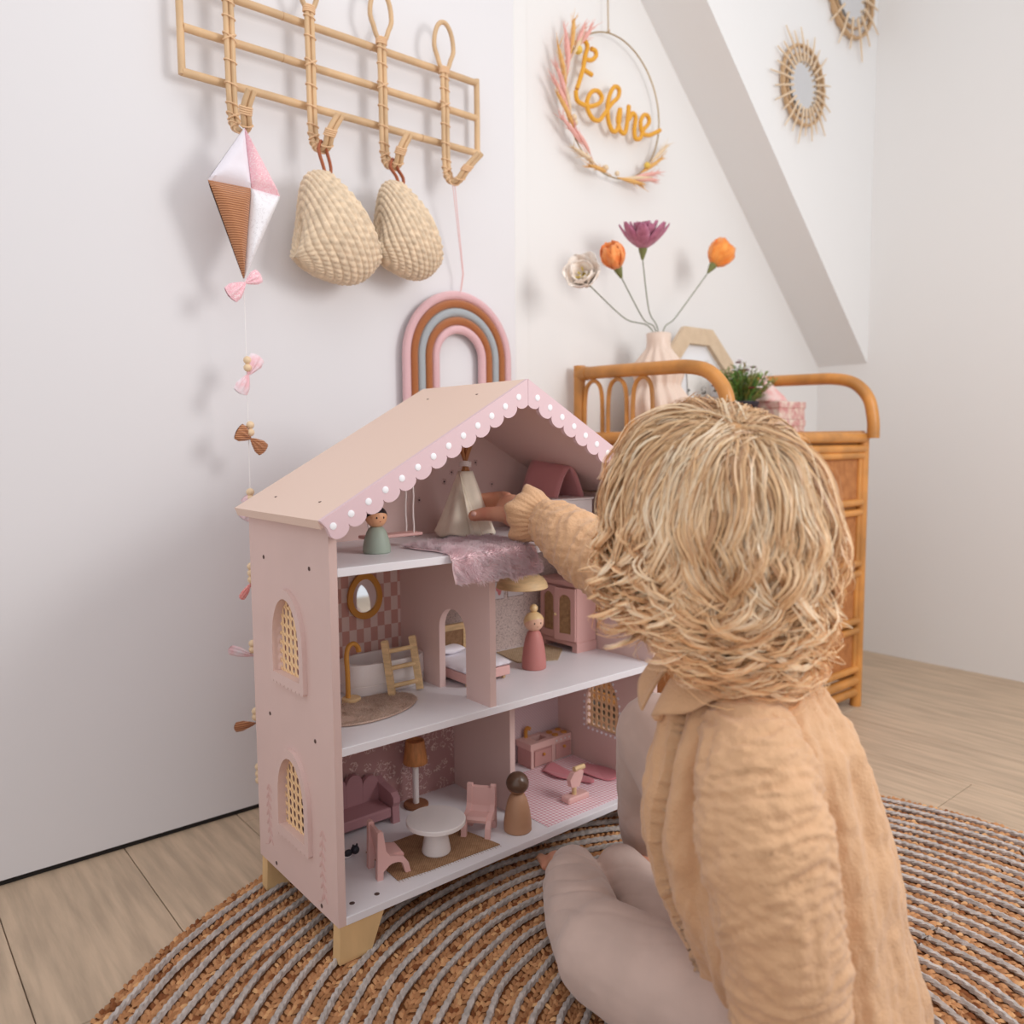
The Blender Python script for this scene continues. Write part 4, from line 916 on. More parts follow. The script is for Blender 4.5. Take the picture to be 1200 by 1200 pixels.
mb_ = MB(); N_ = 56; rings = [(.93, 0), (.985, .002), (1, .0148), (.985, .0153), (.985, .0160), (1, .0165), (1, .0455), (.98, .047), (.88, .047), (.85, .045), (.80, .012), (.5, .010), (.01, .010)]
vs_ = []
for k, z in rings:
    for i in range(N_):
        px_, py_ = sup(2*PI*i/N_, .066, .036); vs_.append((.178+px_*k+(0 if k > .9 else 0), .188+py_*k, S2+z))
mb_.add(vs_, [(r*N_+i, r*N_+(i+1) % N_, (r+1)*N_+(i+1) % N_, (r+1)*N_+i) for r in range(len(rings)-1) for i in range(N_)]); mb_.f.append(tuple(range(N_))[::-1]); mb_.f.append(tuple(range((len(rings)-1)*N_, len(rings)*N_)))
obj('tub_body', mb_, m_wht, tb)
fc = thing('toy_faucet', 'ochre curved toy shower tap on a round beech foot beside the tub', 'tap', (.104, .148, S2))
obj('foot', MB().lathe([(.013, 0), (.0135, .001), (.0135, .007), (.0125, .008), (.001, .008)], (.104, .148, S2), n=28), m_bee2, fc)
obj('pipe', MB().tube(bez([(.100, .150, S2+.006), (.100, .150, S2+.04), (.100, .152, S2+.066), (.104, .154, S2+.079), (.113, .156, S2+.083), (.121, .158, S2+.077), (.123, .158, S2+.069)], 26), .0042, n=12, flat=.8), m_ochre, fc)
ld = thing('toy_ladder', 'small beech ladder with three rungs leaning on the tub', 'ladder', (.186, .136, S2))
def lp(x, t_): return V(x, .131+.024*t_, S2+.074*t_+.004)
for x in (.163, .211):
    a, b = lp(x-.002, -.02), lp(x+.001, 1); obj('rail', MB().tube([a, b], .0066, n=4).tube([b-V(0, .0005, .001), b+V(0, 0, .0015)], [.0066, .004], n=4), m_bee2, ld, smooth=False)
for t_ in (.15, .48, .80): obj('rung', MB().tube([lp(.161, t_), lp(.213, t_)], .0034, n=10), m_bee2, ld)
br = thing('bath_rug', 'oval beige fluffy doll rug in front of the bathtub', 'doll rug', (.116, .108, S2))
def brp(u, v): q = 2*PI*u; r = math.sqrt(v); return V(.108+.078*r*math.cos(q), .102+.046*r*math.sin(q)+.012*r*math.cos(q), S2+.0024)
def brp2(u, v):
    p = brp(u, v); p.x = max(p.x, T+.002); return p
obj('rug_base', MB().grid(brp2, 40, 8), mat('beige_felt_base', (200, 172, 156), .95), br, smooth='all', solid=.0022)
fur('pile', brp2, 6500, .0045, (.15, -.2, 0), (240, 220, 204), (222, 198, 180), m_fur, br, r=.00030, K=4)
bd = thing('toy_bed', 'pink toy bed with white mattress and cane headboard behind the arched divider', 'toy bed', (.308, .15, S2))
obj('bed_frame', MB().box(.266, .352, .092, .205, S2+.0065, S2+.021, bev=.001), m_toyp, bd, smooth=False)
mt = MB()
def mattr(sg):
    def f(u, v): e = min(u, 1-u, v, 1-v); return V(.263+.092*u, .090+.110*v, S2+.0255+sg*.0055*min(1, e*9)**.5+(.0012*noise.noise(V(u*4, v*5, sg)) if sg > 0 else 0))
    return f
mt.grid(mattr(1), 20, 20); mt.grid(mattr(-1), 20, 20); obj('mattress', mt, m_white, bd, smooth='all')
def pil(sg):
    def f(u, v): return V(.272+.05*u, .165+.032*v, S2+.038+sg*.0065*(math.sin(PI*u)*math.sin(PI*v))**.45+.001*math.sin(u*9))
    return f
obj('pillow', MB().grid(pil(1), 14, 12).grid(pil(-1), 14, 12), m_white, bd, smooth='all')
hbm = obj('headboard', MB().plate([(.262, S2+.006), (.352, S2+.006), (.352, S2+.070), (.262, S2+.070)], [[(.269, S2+.03), (.269, S2+.060), (.345, S2+.060), (.345, S2+.03)]], (0, .206, 0), (1, 0, 0), (0, 0, 1), (0, .006, 0)), m_bee2, bd, smooth=False)
m_rs = mat_weave('brown_mesh_weave', (186, 146, 108), (116, 84, 62), 2600, axes=('X', 'Z')); m_rsy = mat_weave('brown_mesh_weave_side', (206, 168, 122), (130, 96, 70), 2600, axes=('Y', 'Z'))
obj('woven_inset', MB().box(.268, .346, .208, .2095, S2+.029, S2+.061), m_rs, hbm)
for x, y in ((.274, .10), (.344, .10), (.344, .195), (.274, .195)): obj('wheel', MB().lathe([(.0032, -.002), (.0035, 0), (.0032, .002), (.001, .0021)], (x, y, S2+.0034), axis=(1, 0, 0), n=14), m_bee2, bd)
wd = thing('toy_wardrobe', 'pale pink toy wardrobe with woven cane doors, one door ajar', 'wardrobe', (.558, .176, S2))
wx, wya, wyb = .535, .131, .222
obj('cabinet', MB().box(wx, .5825, wya, wyb, S2+.016, S2+.116, bev=.0006), m_toyp, wd, smooth=False)
obj('plinth', MB().plate([(wya-.002, S2), (wya+.010, S2), (wya+.010, S2+.010), (wyb-.010, S2+.010), (wyb-.010, S2), (wyb, S2), (wyb, S2+.017), (wya-.002, S2+.017)], [], (wx-.0015, 0, 0), (0, 1, 0), (0, 0, 1), (.049, 0, 0)), m_toyp, wd, smooth=False)
obj('cornice', MB().box(wx-.006, .5830, wya-.004, wyb+.002, S2+.1165, S2+.1255, bev=.001), m_toyp, wd, smooth=False)
def wdoor(y0_, y1_, ang, hinge):
    h = V(wx-.0005, hinge, 0); Mx = Matrix.Translation(h) @ Matrix.Rotation(ang, 4, 'Z') @ Matrix.Translation(-h); yc = (y0_+y1_)/2; z0, z1 = S2+.020, S2+.113
    hole = [(yc+u, z) for u, z in arch(.0125, z0+.012, z1-.024, z1-.0115)]
    a = MB().plate([(y0_, z0), (y1_, z0), (y1_, z1), (y0_, z1)], [hole[::-1]], (wx-.0045, 0, 0), (0, 1, 0), (0, 0, 1), (.004, 0, 0)); a.v = [tuple(Mx @ Vector(p)) for p in a.v]
    dd = obj('door', a, m_toyp, wd, smooth=False)
    b = MB().box(wx-.0022, wx-.0012, yc-.014, yc+.014, z0+.010, z1-.010); b.v = [tuple(Mx @ Vector(p)) for p in b.v]; obj('woven_panel', b, m_rsy, dd)
    ky_ = y1_-.003 if hinge == y0_ else y0_+.003; k = MB().ell((wx-.007, ky_, z0+.045), .0026, n=10, m=8); k.v = [tuple(Mx @ Vector(p)) for p in k.v]; obj('knob', k, m_bee2, dd)
wdoor(wya+.001, .1755, .22, wya+.001); wdoor(.1775, wyb-.001, 0, wyb-.001)
jr = thing('jute_doll_mat', 'small beige woven doll mat under the toy wardrobe', 'doll rug', (.48, .17, S2))
m_burl = mat_weave('beige_burlap', (206, 182, 150), (166, 138, 108), 1400, axes=('X', 'Y'), rough=.95); m_burl2 = mat_weave('brown_burlap', (186, 148, 112), (134, 98, 68), 1500, axes=('X', 'Y'), rough=.95)
obj('mat', MB().plate([(.415, .150), (.478, .118), (.533, .165), (.533, .225), (.43, .225)], [], (0, 0, S2+.0004), (1, 0, 0), (0, 1, 0), (0, 0, .0012)), m_burl, jr, smooth=False)
pn = thing('toy_pendant_lamp', 'half-round beech toy pendant lamp under the top shelf', 'lamp', (.388, .105, S2+.13))
obj('shade', MB().lathe([(.0405, 0), (.0415, .001), (.040, .008), (.034, .016), (.022, .022), (.008, .025), (.001, .0255)], (.388, .105, .4215), n=40).lathe([(.039, .0002), (.02, .0002), (.001, .0002)], (.388, .105, .4215), n=40), m_bee2, pn)
obj('lamp_cord', MB().tube([(.388, .105, .4465), (.388, .105, Z3)], .0014, n=8), m_rope, pn)

# ---- lower floor
sf = thing('toy_sofa', 'mauve toy sofa with a scalloped back in the left lower room', 'sofa', (.13, .205, S1))
sx0, sx1, sy0, sy1 = .062, .196, .176, .228
obj('seat', MB().box(sx0+.01, sx1-.013, sy0, sy1-.006, S1+.010, S1+.026, bev=.002), m_mauve, sf, smooth=False)
n_ = 4; wsc = (sx1-sx0-.022)/n_
for i in range(n_):
    xc = sx0+.011+wsc*(i+.5); hh = (.066, .074, .074, .066)[i]
    obj('back_scallop', MB().plate([(xc-wsc*.495, S1+.02), (xc+wsc*.495, S1+.02)]+[(xc+wsc*.495*math.cos(PI*k/12), S1+hh-.015+.015*math.sin(PI*k/12)) for k in range(13)], [], (0, sy1-.010, 0), (1, 0, -0), (0, 0, 1), (0, .009, 0)), m_mauve, sf, smooth=False)
for x in (sx0, sx1-.012):
    obj('armrest', MB().plate([(sy0-.002, S1), (sy0+.006, S1), (sy0+.010, S1+.008), (sy1-.012, S1+.008), (sy1-.008, S1), (sy1, S1), (sy1, S1+.058), (sy1-.014, S1+.052), (sy0+.016, S1+.049), (sy0+.004, S1+.047), (sy0-.003, S1+.041), (sy0-.004, S1+.033), (sy0, S1+.026)], [], (x, 0, 0), (0, 1, 0), (0, 0, 1), (.012, 0, 0)), m_mauve, sf, smooth=False)
lm = thing('toy_floor_lamp', 'toy floor lamp with white stem and brown wooden shade', 'lamp', (.245, .204, S1))
obj('base', MB().lathe([(.0195, 0), (.020, .001), (.020, .0045), (.019, .0055), (.001, .0055)], (.245, .204, S1), n=32), mat('walnut_toy', (140, 92, 62), .5), lm)
obj('pole', MB().lathe([(.0050, .005), (.0050, .078), (.001, .078)], (.245, .204, S1), n=18), m_wht, lm)
obj('lamp_shade', MB().lathe([(.0195, 0), (.0200, .001), (.0150, .036), (.0140, .037), (.0125, .035), (.012, .033), (.001, .033)], (.245, .204, S1+.072), n=36), mat('shade_wood', (206, 138, 84), .5, bump=(60, .2, .0004), var=(50, .12), stretch=(6, 6, 1)), lm)
tt = thing('toy_table', 'round white toy pedestal table on the burlap mat', 'table', (.186, .060, S1+.0016)); zt = S1+.0016
obj('table_top', MB().lathe([(.0415, 0), (.0425, .001), (.0425, .0060), (.0415, .0070), (.001, .0070)], (.186, .060, zt+.042), n=48), m_wht, tt)
obj('pedestal', MB().lathe([(.0195, 0), (.0208, .002), (.0200, .007), (.0135, .0425), (.001, .0425)], (.186, .060, zt), n=36), m_wht, tt)
bl = obj('burlap_mat', MB().plate([(.103, .030), (.150, .024), (.206, .021), (.268, .017), (.258, .066), (.246, .118), (.180, .124), (.108, .124), (.106, .08)], [], (0, 0, S1+.0003), (1, 0, 0), (0, 1, 0), (0, 0, .0012)), m_burl2, smooth=False)
tag(bl, 'brown burlap mat under the round toy table', 'doll rug')
fz_ = MB()
for i in range(40): x = .104+.162*i/39; fz_.tube([(x, .030-.013*(i/39), S1+.0006), (x+random.uniform(-.001, .001), .026-.013*(i/39)-random.uniform(0, .002), S1+.0004)], .0003, n=4)
fr_ = obj('fringe', fz_, m_burl2, bl, kind='stuff')
def chair_parts():
    t = thing('toy_chair', '', 'chair', (0, 0, 0), 'pink toy chairs at the round table')
    w_, dp = .037, .032; sz = .021
    pr = [(-dp/2+.004, sz), (dp/2, sz-.002), (dp/2+.001, sz+.002), (dp/2-.002, sz+.0055), (-dp/2+.012, sz+.0055), (-dp/2+.007, sz+.012), (-dp/2+.0035, sz+.036), (-dp/2-.001, sz+.037), (-dp/2-.002, sz+.034)]
    obj('seat', MB().plate(pr, [], (0, -w_/2+.0052, 0), (1, 0, 0), (0, 0, 1), (0, w_-.0104, 0)), m_toyp, t, smooth=False)
    for y in (-w_/2-.0015, w_/2-.0055):
        o_ = [(-dp/2-.0045, .0), (-dp/2+.003, 0), (-dp/2+.0035, .010)]+[(.003-.0125*math.cos(PI*i/8), .0095+.0085*math.sin(PI*i/8)) for i in range(1, 7)]+[(dp/2+.0005, .0), (dp/2+.0075, 0), (dp/2+.004, .014), (dp/2-.002, .023), (-dp/2+.012, sz+.007), (-dp/2+.0075, sz+.014), (-dp/2+.004, sz+.0385), (-dp/2+.000, sz+.0405), (-dp/2-.003, sz+.039)]
        obj('side_frame', MB().plate(o_, [], (0, y, 0), (1, 0, 0), (0, 0, 1), (0, .007, 0)), m_toyp, t, smooth=False)
    return t
ch = chair_parts(); ch.location = (.108, .064, S1); ch['_loc'] = (.108, .064, S1); ch.rotation_euler = (0, 0, -.18); ch.scale = (1.1, 1.1, 1.1); ch['label'] = 'pink toy chair left of the round table, its back towards the side wall'
dup(ch, (.271, .070, S1), math.radians(218), 'pink toy chair right of the round table, facing it')
# small dark and white thing by the sofa
ca = thing('toy_cat', 'tiny black and white toy figure on the lower floor beside the side wall', 'toy', (.082, .128, S1))
m_blk = mat('black_toy', (44, 42, 50), .5); obj('body', MB().ell((.080, .128, S1+.0065), .010, .006, .0065, n=16), m_wht, ca); obj('head', MB().ell((.091, .124, S1+.0105), .0062, n=14).ell((.088, .124, S1+.0165), .0016, .0012, .003, n=6, m=5).ell((.094, .124, S1+.0165), .0016, .0012, .003, n=6, m=5), m_blk, ca)
obj('patch', MB().ell((.080, .1245, S1+.009), .007, .004, .005, n=12), m_blk, ca)
# kitchen
m_kit2 = mat('dusty_pink_cabinet', (200, 152, 146), .55); m_kit3 = mat('cabinet_edge', (224, 186, 178), .55)
sk = thing('toy_sink_unit', 'pink toy sink cabinet with a wooden tap', 'kitchen unit', (.507, .212, S1))
obj('cabinet', MB().box(.480, .534, .192, .229, S1, S1+.034, bev=.0008), m_kit2, sk, smooth=False)
obj('worktop', MB().plate([(.478, .190), (.536, .190), (.536, .2300), (.478, .2300)], [[(.500, .200), (.500, .220), (.527, .220), (.527, .200)]], (0, 0, S1+.0342), (1, 0, 0), (0, 1, 0), (0, 0, .0115)), m_kit3, sk, smooth=False)
dk = obj('door', MB().box(.488, .529, .1895, .1918, S1+.003, S1+.031, bev=.0006), m_kit2, sk, smooth=False); obj('knob', MB().ell((.508, .187, S1+.023), .0028, n=10, m=8), m_ochre, dk)
obj('edge_strip', MB().box(.480, .486, .1905, .1918, S1, S1+.034), m_kit3, sk, smooth=False); obj('edge_strip', MB().box(.5305, .534, .1905, .1918, S1, S1+.034), m_kit3, sk, smooth=False)
obj('tap', MB().tube(bez([(.497, .225, S1+.044), (.497, .225, S1+.058), (.498, .222, S1+.064), (.502, .217, S1+.062)], 14), .0036, n=10), m_ochre, sk)
st = thing('toy_stove', 'pink toy stove with wooden burners and an oven door', 'kitchen unit', (.560, .212, S1))
obj('cabinet', MB().box(.5375, .583, .194, .229, S1, S1+.044, bev=.0008), m_kit3, st, smooth=False)
do = obj('oven_door', MB().box(.5415, .579, .1920, .1938, S1+.003, S1+.031, bev=.0006), m_kit2, st, smooth=False); obj('knob', MB().ell((.5605, .1895, S1+.024), .0030, n=10, m=8), m_ochre, do)
for i in range(4): obj('dial', MB().lathe([(.002, 0), (.002, .0012), (.0005, .0013)], (.5445+i*.0105, .194, S1+.037), axis=(0, -1, 0), n=10), m_wht, st)
for x in (.549, .571):
    for y in (.203, .219): obj('burner', MB().lathe([(.006, 0), (.006, .002), (.001, .0021)], (x, y, S1+.044), n=18), m_ochre, st)
m_ging = mat_checker('pink_gingham', (242, 232, 234), (232, 196, 202), (214, 150, 164), .0034, .0034, axes='XY')
tag(obj('gingham_mat', MB().plate([(.357, .012), (.5835, .012), (.5835, .19), (.357, .19)], [], (0, 0, S1+.0002), (1, 0, 0), (0, 1, 0), (0, 0, .0008)), m_ging, smooth=False), 'pink and white gingham mat covering the kitchen floor', 'doll rug')
m_felt2 = mat('rose_felt', (204, 126, 134), .95, bump=(500, .4, .0006), sheen=.2)
def felt(name, pts, zf, label):
    xs_, ys_ = [p[0] for p in pts], [p[1] for p in pts]; cx, cy = sum(xs_)/len(pts), sum(ys_)/len(pts)
    P_ = bez([(*p, 0) for p in pts]+[(*pts[0], 0)], 40)[:-1]; K = 8
    vs_ = [(cx+(p.x-cx)*k/K, cy+(p.y-cy)*k/K, S1+.0016+zf(k/K, i/40)) for k in range(1, K+1) for i, p in enumerate(P_)]; n = len(P_)
    mb_ = MB(); mb_.add(vs_+[(cx, cy, S1+.0016+zf(0, 0))], [(k*n+i, k*n+(i+1) % n, (k+1)*n+(i+1) % n, (k+1)*n+i) for k in range(K-1) for i in range(n)]+[(len(vs_), i, (i+1) % n) for i in range(n)])
    o = obj(name, mb_, m_felt2, smooth='all', solid=.0018); tag(o, label, 'blanket', 'rose felt blankets on the gingham mat'); return o
felt('felt_blanket', [(.487, .170), (.520, .182), (.520, .140), (.528, .09), (.515, .072), (.500, .105), (.484, .13)], lambda r, a: .0012+.004*r*abs(math.sin(a*9)), 'rose felt blanket lying left on the gingham mat, behind the pedestal toy')
felt('felt_blanket', [(.532, .118), (.560, .140), (.580, .120), (.580, .070), (.552, .060), (.538, .085)], lambda r, a: .0012+.003*r*abs(math.sin(a*7+1)), 'rose felt blanket nearest the right side wall, partly hidden by the knee')
py_ = thing('pedestal_toy', 'pale pink wooden toy figure on a block foot on the gingham mat', 'toy', (.452, .053, S1+.001))
obj('foot', MB().box(.431, .478, .042, .062, S1+.001, S1+.011, bev=.002), m_toyp, py_, smooth=False); obj('post', MB().tube([(.452, .052, S1+.010), (.452, .052, S1+.026)], .0040, n=12), m_bee2, py_)
obj('body', MB().plate([(.443, S1+.025), (.460, S1+.023), (.466, S1+.034), (.470, S1+.047), (.462, S1+.051), (.448, S1+.048), (.440, S1+.038)], [], (0, .048, 0), (1, 0, 0), (0, 0, 1), (0, .009, 0)), m_toyp, py_, smooth=False)
obj('crossbar', MB().tube([(.452, .052, S1+.0525), (.474, .052, S1+.0525)], .0042, n=12), m_bee2, py_)

# ================================================================== the child
ch_ = thing('person', 'small child with curly blond hair, apricot blouse and beige leggings reaching into the doll house', 'person', (.25, -.42, FZ))
m_skin = mat('child_skin', (226, 168, 138), .5, bump=(260, .1, .0004), var=(30, .05), rgb2=(220, 150, 124), sss=.12)
m_leg = mat('beige_jersey', (208, 182, 170), .9, bump=(900, .5, .0004), var=(18, .05), sheen=.3)
m_mus = mat('apricot_muslin', (218, 174, 134), .92, bump=(360, .8, .0015), var=(42, .10), rgb2=(212, 168, 128), sheen=.25)
H = V(.211, -.386, .578); F = V(-.06, .97, -.22).normalized(); Sx = F.cross(V(0, 0, 1)).normalized(); Up = Sx.cross(F).normalized()
HM = Matrix((Sx, F, Up)).transposed()          # head axes: x right, y forward, z up
def hp(x, y, z): return H+HM @ V(x, y, z)
sk_ = MB()
sk_.ell(hp(0, -.006, .012), .070, .084, .080, M=HM, n=28, m=18); sk_.ell(hp(0, .020, -.030), .058, .062, .058, M=HM, n=24, m=16)
sk_.ell(hp(0, .052, -.068), .022, .022, .017, M=HM); sk_.ell(hp(0, .082, -.018), .0085, .012, .009, M=HM); sk_.tube([hp(0, .080, .005), hp(0, .087, -.016)], [.005, .008], n=10)
for s_ in (-1, 1):
    sk_.ell(hp(.034*s_, .056, -.030), .024, .022, .022, M=HM); sk_.ell(hp(.0705*s_, -.002, -.010), .0065, .014, .020, M=HM); sk_.ell(hp(.030*s_, .070, .022), .017, .008, .006, M=HM)
NB = V(.230, -.405, .435)
caps(sk_, [hp(0, -.018, -.06), V(.226, -.402, .46), NB], [.036, .033, .038], 18)
Ft = V(-.55, .835, 0).normalized(); Sd = V(.835, .55, 0).normalized()
shL, shR = V(.172, -.460, .380), V(.316, -.360, .400)
caps(sk_, [V(.232, -.412, .36), V(.238, -.425, .26), V(.243, -.44, .15), V(.255, -.45, .09)], [.056, .058, .062, .070], 20)
caps(sk_, [shL, V(.232, -.412, .385), shR], [.024, .036, .026], 14)
# legs: left thigh along the rug, shin folded in front; right knee raised
hipL, knL, anL = V(.215, -.44, .082), V(.198, -.262, .072), V(.322, -.075, .050); hipR, knR, anR = V(.315, -.40, .09), V(.350, -.205, .278), V(.462, -.085, .062)
caps(sk_, [hipL, knL, knL.lerp(anL, .35), anL], [.052, .040, .033, .025], 18); caps(sk_, [hipR, knR, knR.lerp(anR, .35), anR], [.050, .038, .033, .024], 18)
def foot(an, toe, up=V(0, 0, 1)):
    d = (toe-an); d.z = 0; d.normalize(); s_ = d.cross(up); heel = an-d*.014; heel.z = .032
    caps(sk_, [an, heel, V(an.x+d.x*.04, an.y+d.y*.04, .032), V(an.x+d.x*.066, an.y+d.y*.066, .027)], [.024, .021, .021, .017], 14)
    for k in range(5):
        o = (k-2)*.0088; b = V(an.x, an.y, .026)+d*(.070-.003*abs(k-.5))+s_*o; sk_.tube([b-d*.01, b+d*.012], [.0075, .0062], n=10); sk_.ell(b+d*(.013+(.005 if k == 0 else 0)), .0072 if k == 0 else .0060, n=10, m=8)
foot(anL, V(.375, .04, 0)); foot(anR, V(.56, -.04, 0))
# arms
elL, wrL = V(.132, -.522, .27), V(.150, -.528, .085); elR, wrR = V(.332, -.205, .462), V(.320, .015, .5495)
caps(sk_, [shL, elL, wrL], [.024, .024, .018], 16); caps(sk_, [shR, elR, wrR], [.031, .027, .0195], 16)
def finger(pts, r0, r1): P_ = [Vector(p) for p in pts]; n = len(P_); rs = [r0+(r1-r0)*i/(n-1) for i in range(n)]; caps(sk_, P_, rs, 12)
# right hand round the teepee: palm, thumb in front, fingers behind
sk_.ell((.330, .058, .5515), .017, .034, .024, n=20, m=14); sk_.ell((.323, .048, .546), .016, .026, .019, n=18, m=12)
thumb = [(.318, .052, .546), (.309, .076, .546), (.302, .092, .5455), (.2925, .104, .5425)]
finger(thumb, .0125, .0090)
for k, zz in enumerate((.568, .558, .548, .538)):
    l = (1, 1.08, 1.0, .82)[k]; finger([(.338, .078, zz), (.352, .078+.028*l, zz+.001), (.357, .078+.050*l, zz), (.350, .078+.068*l, zz-.002), (.338, .078+.080*l, zz-.003)], .0088, .0066)
# left hand flat on the rug beside the hip
sk_.ell((.147, -.545, .030), .024, .028, .014, n=18, m=12)
for k in range(4):
    a = -1.95+.28*k; d = V(math.cos(a), math.sin(a), 0); b = V(.147, -.548, .027)+d*.022; finger([b, b+d*.02+V(0, 0, .002), b+d*.038-V(0, 0, .004)], .0075, .0058)
finger([(.135, -.535, .03), (.117, -.540, .026), (.105, -.552, .021)], .0088, .0066)
body = blob('body', sk_, m_skin, ch_, voxel=.0029, smooth=4)
m_nail = mat('finger_nail', (240, 192, 176), .3); tn = MB(); tM = Matrix.Rotation(.75, 3, 'Z'); tn.ell((.2895, .0985, .5455), .0050, .0050, .0042, M=tM, n=14, m=10)
obj('thumb_nail', tn, m_nail, ch_)
m_eyew = mat('eye_white', (244, 240, 238), .25); m_iris = mat('blue_iris', (92, 120, 140), .3); m_lip = mat('lip', (206, 118, 110), .45)
for s_ in (-1, 1):
    ey = obj('eye', MB().ell(hp(.028*s_, .0585, .008), .0120, n=20, m=14), m_eyew, ch_); obj('iris', MB().ell(hp(.0285*s_, .0655, .007), .0056, .0058, .0058, n=14, m=10), m_iris, ey)
    obj('eyebrow', MB().tube(bez([hp(.017*s_, .0775, .030), hp(.030*s_, .0745, .034), hp(.043*s_, .066, .030)], 8), [.001, .0015, .0018, .002, .002, .0018, .0015, .0012, .0008], n=6), mat('blond_brow', (190, 150, 104), .8), ch_)
obj('mouth', MB().ell(hp(0, .078, -.045), .014, .0045, .0036, M=HM, n=16, m=8).ell(hp(0, .0775, -.049), .011, .005, .0036, M=HM, n=16, m=8), m_lip, ch_)
# leggings
lg = MB()
lg.ell((.262, -.445, .098), .098, .092, .082, n=26, m=16)
caps(lg, [hipL+V(.0, 0, .004), V(.204, -.35, .076), knL+V(0, 0, .001)], [.066, .0615, .0580], 24)
caps(lg, [knL, V(.225, -.205, .066), V(.262, -.150, .062), V(.290, -.115, .060), V(.314, -.088, .056)], [.0550, .050, .046, .042, .036], 22); caps(lg, [V(.280, -.30, .048), V(.34, -.20, .050), V(.372, -.125, .052)], [.040, .040, .036], 22)
caps(lg, [hipR, V(.335, -.31, .185), knR], [.066, .060, .052], 24)
caps(lg, [knR, V(.380, -.170, .210), V(.42, -.130, .135), V(.452, -.095, .085), V(.466, -.086, .055), V(.480, -.078, .042)], [.050, .047, .042, .036, .034, .032], 22)
def dleg(co, nr):
    d = .0018*nz(co, (16, 22, 18), 1)+.0006*nz(co, (60, 60, 60), 2)
    for c0, r0, am in ((np.array((.235, -.215, .10)), .06, .0035), (np.array((.30, -.10, .075)), .05, .004), (np.array((.385, -.145, .17)), .06, .003), (np.array((.30, -.33, .17)), .08, .003)):
        q = np.linalg.norm(co-c0, axis=1); wgt = np.exp(-(q/r0)**2); ph = co @ np.array((90, 60, 110.)); d += am*1.1*wgt*(1-np.abs(np.sin(ph*.8+2.5*nz(co, 14, 5))))**2.0*-1.3
    return d
blob('leggings', lg, m_leg, ch_, voxel=.0032, smooth=9, disp=dleg)
# blouse
def loft(mb_, secs, n=40):
    vs_ = []
    for c, hx, hy in secs:
        for j in range(n): q = 2*PI*j/n; vs_.append(Vector(c)+Sd*(hx*math.cos(q))+Ft*(hy*math.sin(q)))
    k = len(secs); mb_.add(vs_, [(i*n+j, i*n+(j+1) % n, (i+1)*n+(j+1) % n, (i+1)*n+j) for i in range(k-1) for j in range(n)]+[tuple(range(n))[::-1], tuple(range((k-1)*n, k*n))])
bl_ = MB()
secs = [((.228, -.405, .452), .040, .038), ((.229, -.408, .440), .052, .048), ((.234, -.414, .424), .078, .062), ((.237, -.420, .400), .096, .078), ((.238, -.424, .370), .104, .094), ((.239, -.428, .32), .108, .108), ((.242, -.434, .27), .111, .116),
        ((.249, -.443, .22), .115, .114), ((.260, -.455, .17), .118, .106), ((.274, -.470, .12), .120, .098), ((.286, -.484, .07), .120, .092), ((.292, -.490, .030), .118, .088)]
loft(bl_, secs)
def dbl(co, nr):
    c = np.array((.239, -.428)); dx = co[:, 0]-c[0]; dy = co[:, 1]-c[1]; u = dx*Sd.x+dy*Sd.y; v = dx*Ft.x+dy*Ft.y; th = np.arctan2(u, v)   # 0 = front, negative = towards the left arm
    fall = np.clip((.43-co[:, 2])/.1, 0, 1)
    d = .0055*fall*np.sin(th*15+2.2*nz(co, (6, 6, 5), 3)+co[:, 2]*4)*(.35+.65*np.clip(nz(co, (9, 9, 6), 4)+.6, 0, 1))+.0060*nz(co, (30, 30, 9), 5)+.0030*nz(co, (95, 95, 30), 6)+.0014*nz(co, (200, 200, 90), 12)
    t0 = -.60+.06*np.sin(co[:, 2]*30); e = th-t0; d += np.where((e > 0) & (e < .55), .0075*np.clip(1-e/.55, 0, 1), 0)*np.clip((.43-co[:, 2])/.04, 0, 1)-.0055*np.exp(-(e/.045)**2)*(e < 0)
    hem = np.clip((.07-co[:, 2])/.04, 0, 1); d += hem*.006*np.sin(th*13)
    return d
blouse = blob('blouse', bl_, m_mus, ch_, voxel=.0028, smooth=4, disp=dbl)
def sleeve(pts, rs, seed, horiz, name='sleeve', amp=.0042, vox=.0028):
    m_ = MB(); B_ = bez(pts, 20); n = len(pts)-1; R_ = [rs[min(int(i/20*n), n-1)]*(1-(i/20*n-min(int(i/20*n), n-1)))+rs[min(int(i/20*n), n-1)+1]*(i/20*n-min(int(i/20*n), n-1)) for i in range(21)]
    for p, r in zip(B_, R_): m_.ell(p, r, n=20, m=12)
    for i in range(20): m_.tube([B_[i], B_[i+1]], [R_[i], R_[i+1]], n=20)
    BA = np.array([tuple(p) for p in B_]); TA = np.gradient(BA, axis=0); TA /= np.linalg.norm(TA, axis=1, keepdims=True); SA = np.concatenate([[0], np.cumsum(np.linalg.norm(np.diff(BA, axis=0), axis=1))])
    def d_(co, nr):
        q = ((co[:, None, :]-BA[None])**2).sum(2).argmin(1); s_ = SA[q]+((co-BA[q])*TA[q]).sum(1)
        w_ = nz(co, (12, 12, 12), seed); X = np.stack([s_*120+w_*7, nz(co, 14, seed+1)*1.5, w_*0], 1)
        cr = np.array([noise.noise(p) for p in X.tolist()])
        ring = amp*1.0*cr
        al = np.array([noise.noise(p) for p in np.stack([co[:, 0]*70, co[:, 1]*70, co[:, 2]*9 if horiz else co[:, 2]*70], 1).tolist()])
        return ring+amp*.35*al+.0036*nz(co, 17, seed+2)+.0020*nz(co, (60, 60, 190), seed+3)+.0012*nz(co, 230, seed+4)
    return blob(name, m_, m_mus, blouse, voxel=vox, smooth=3, disp=d_)
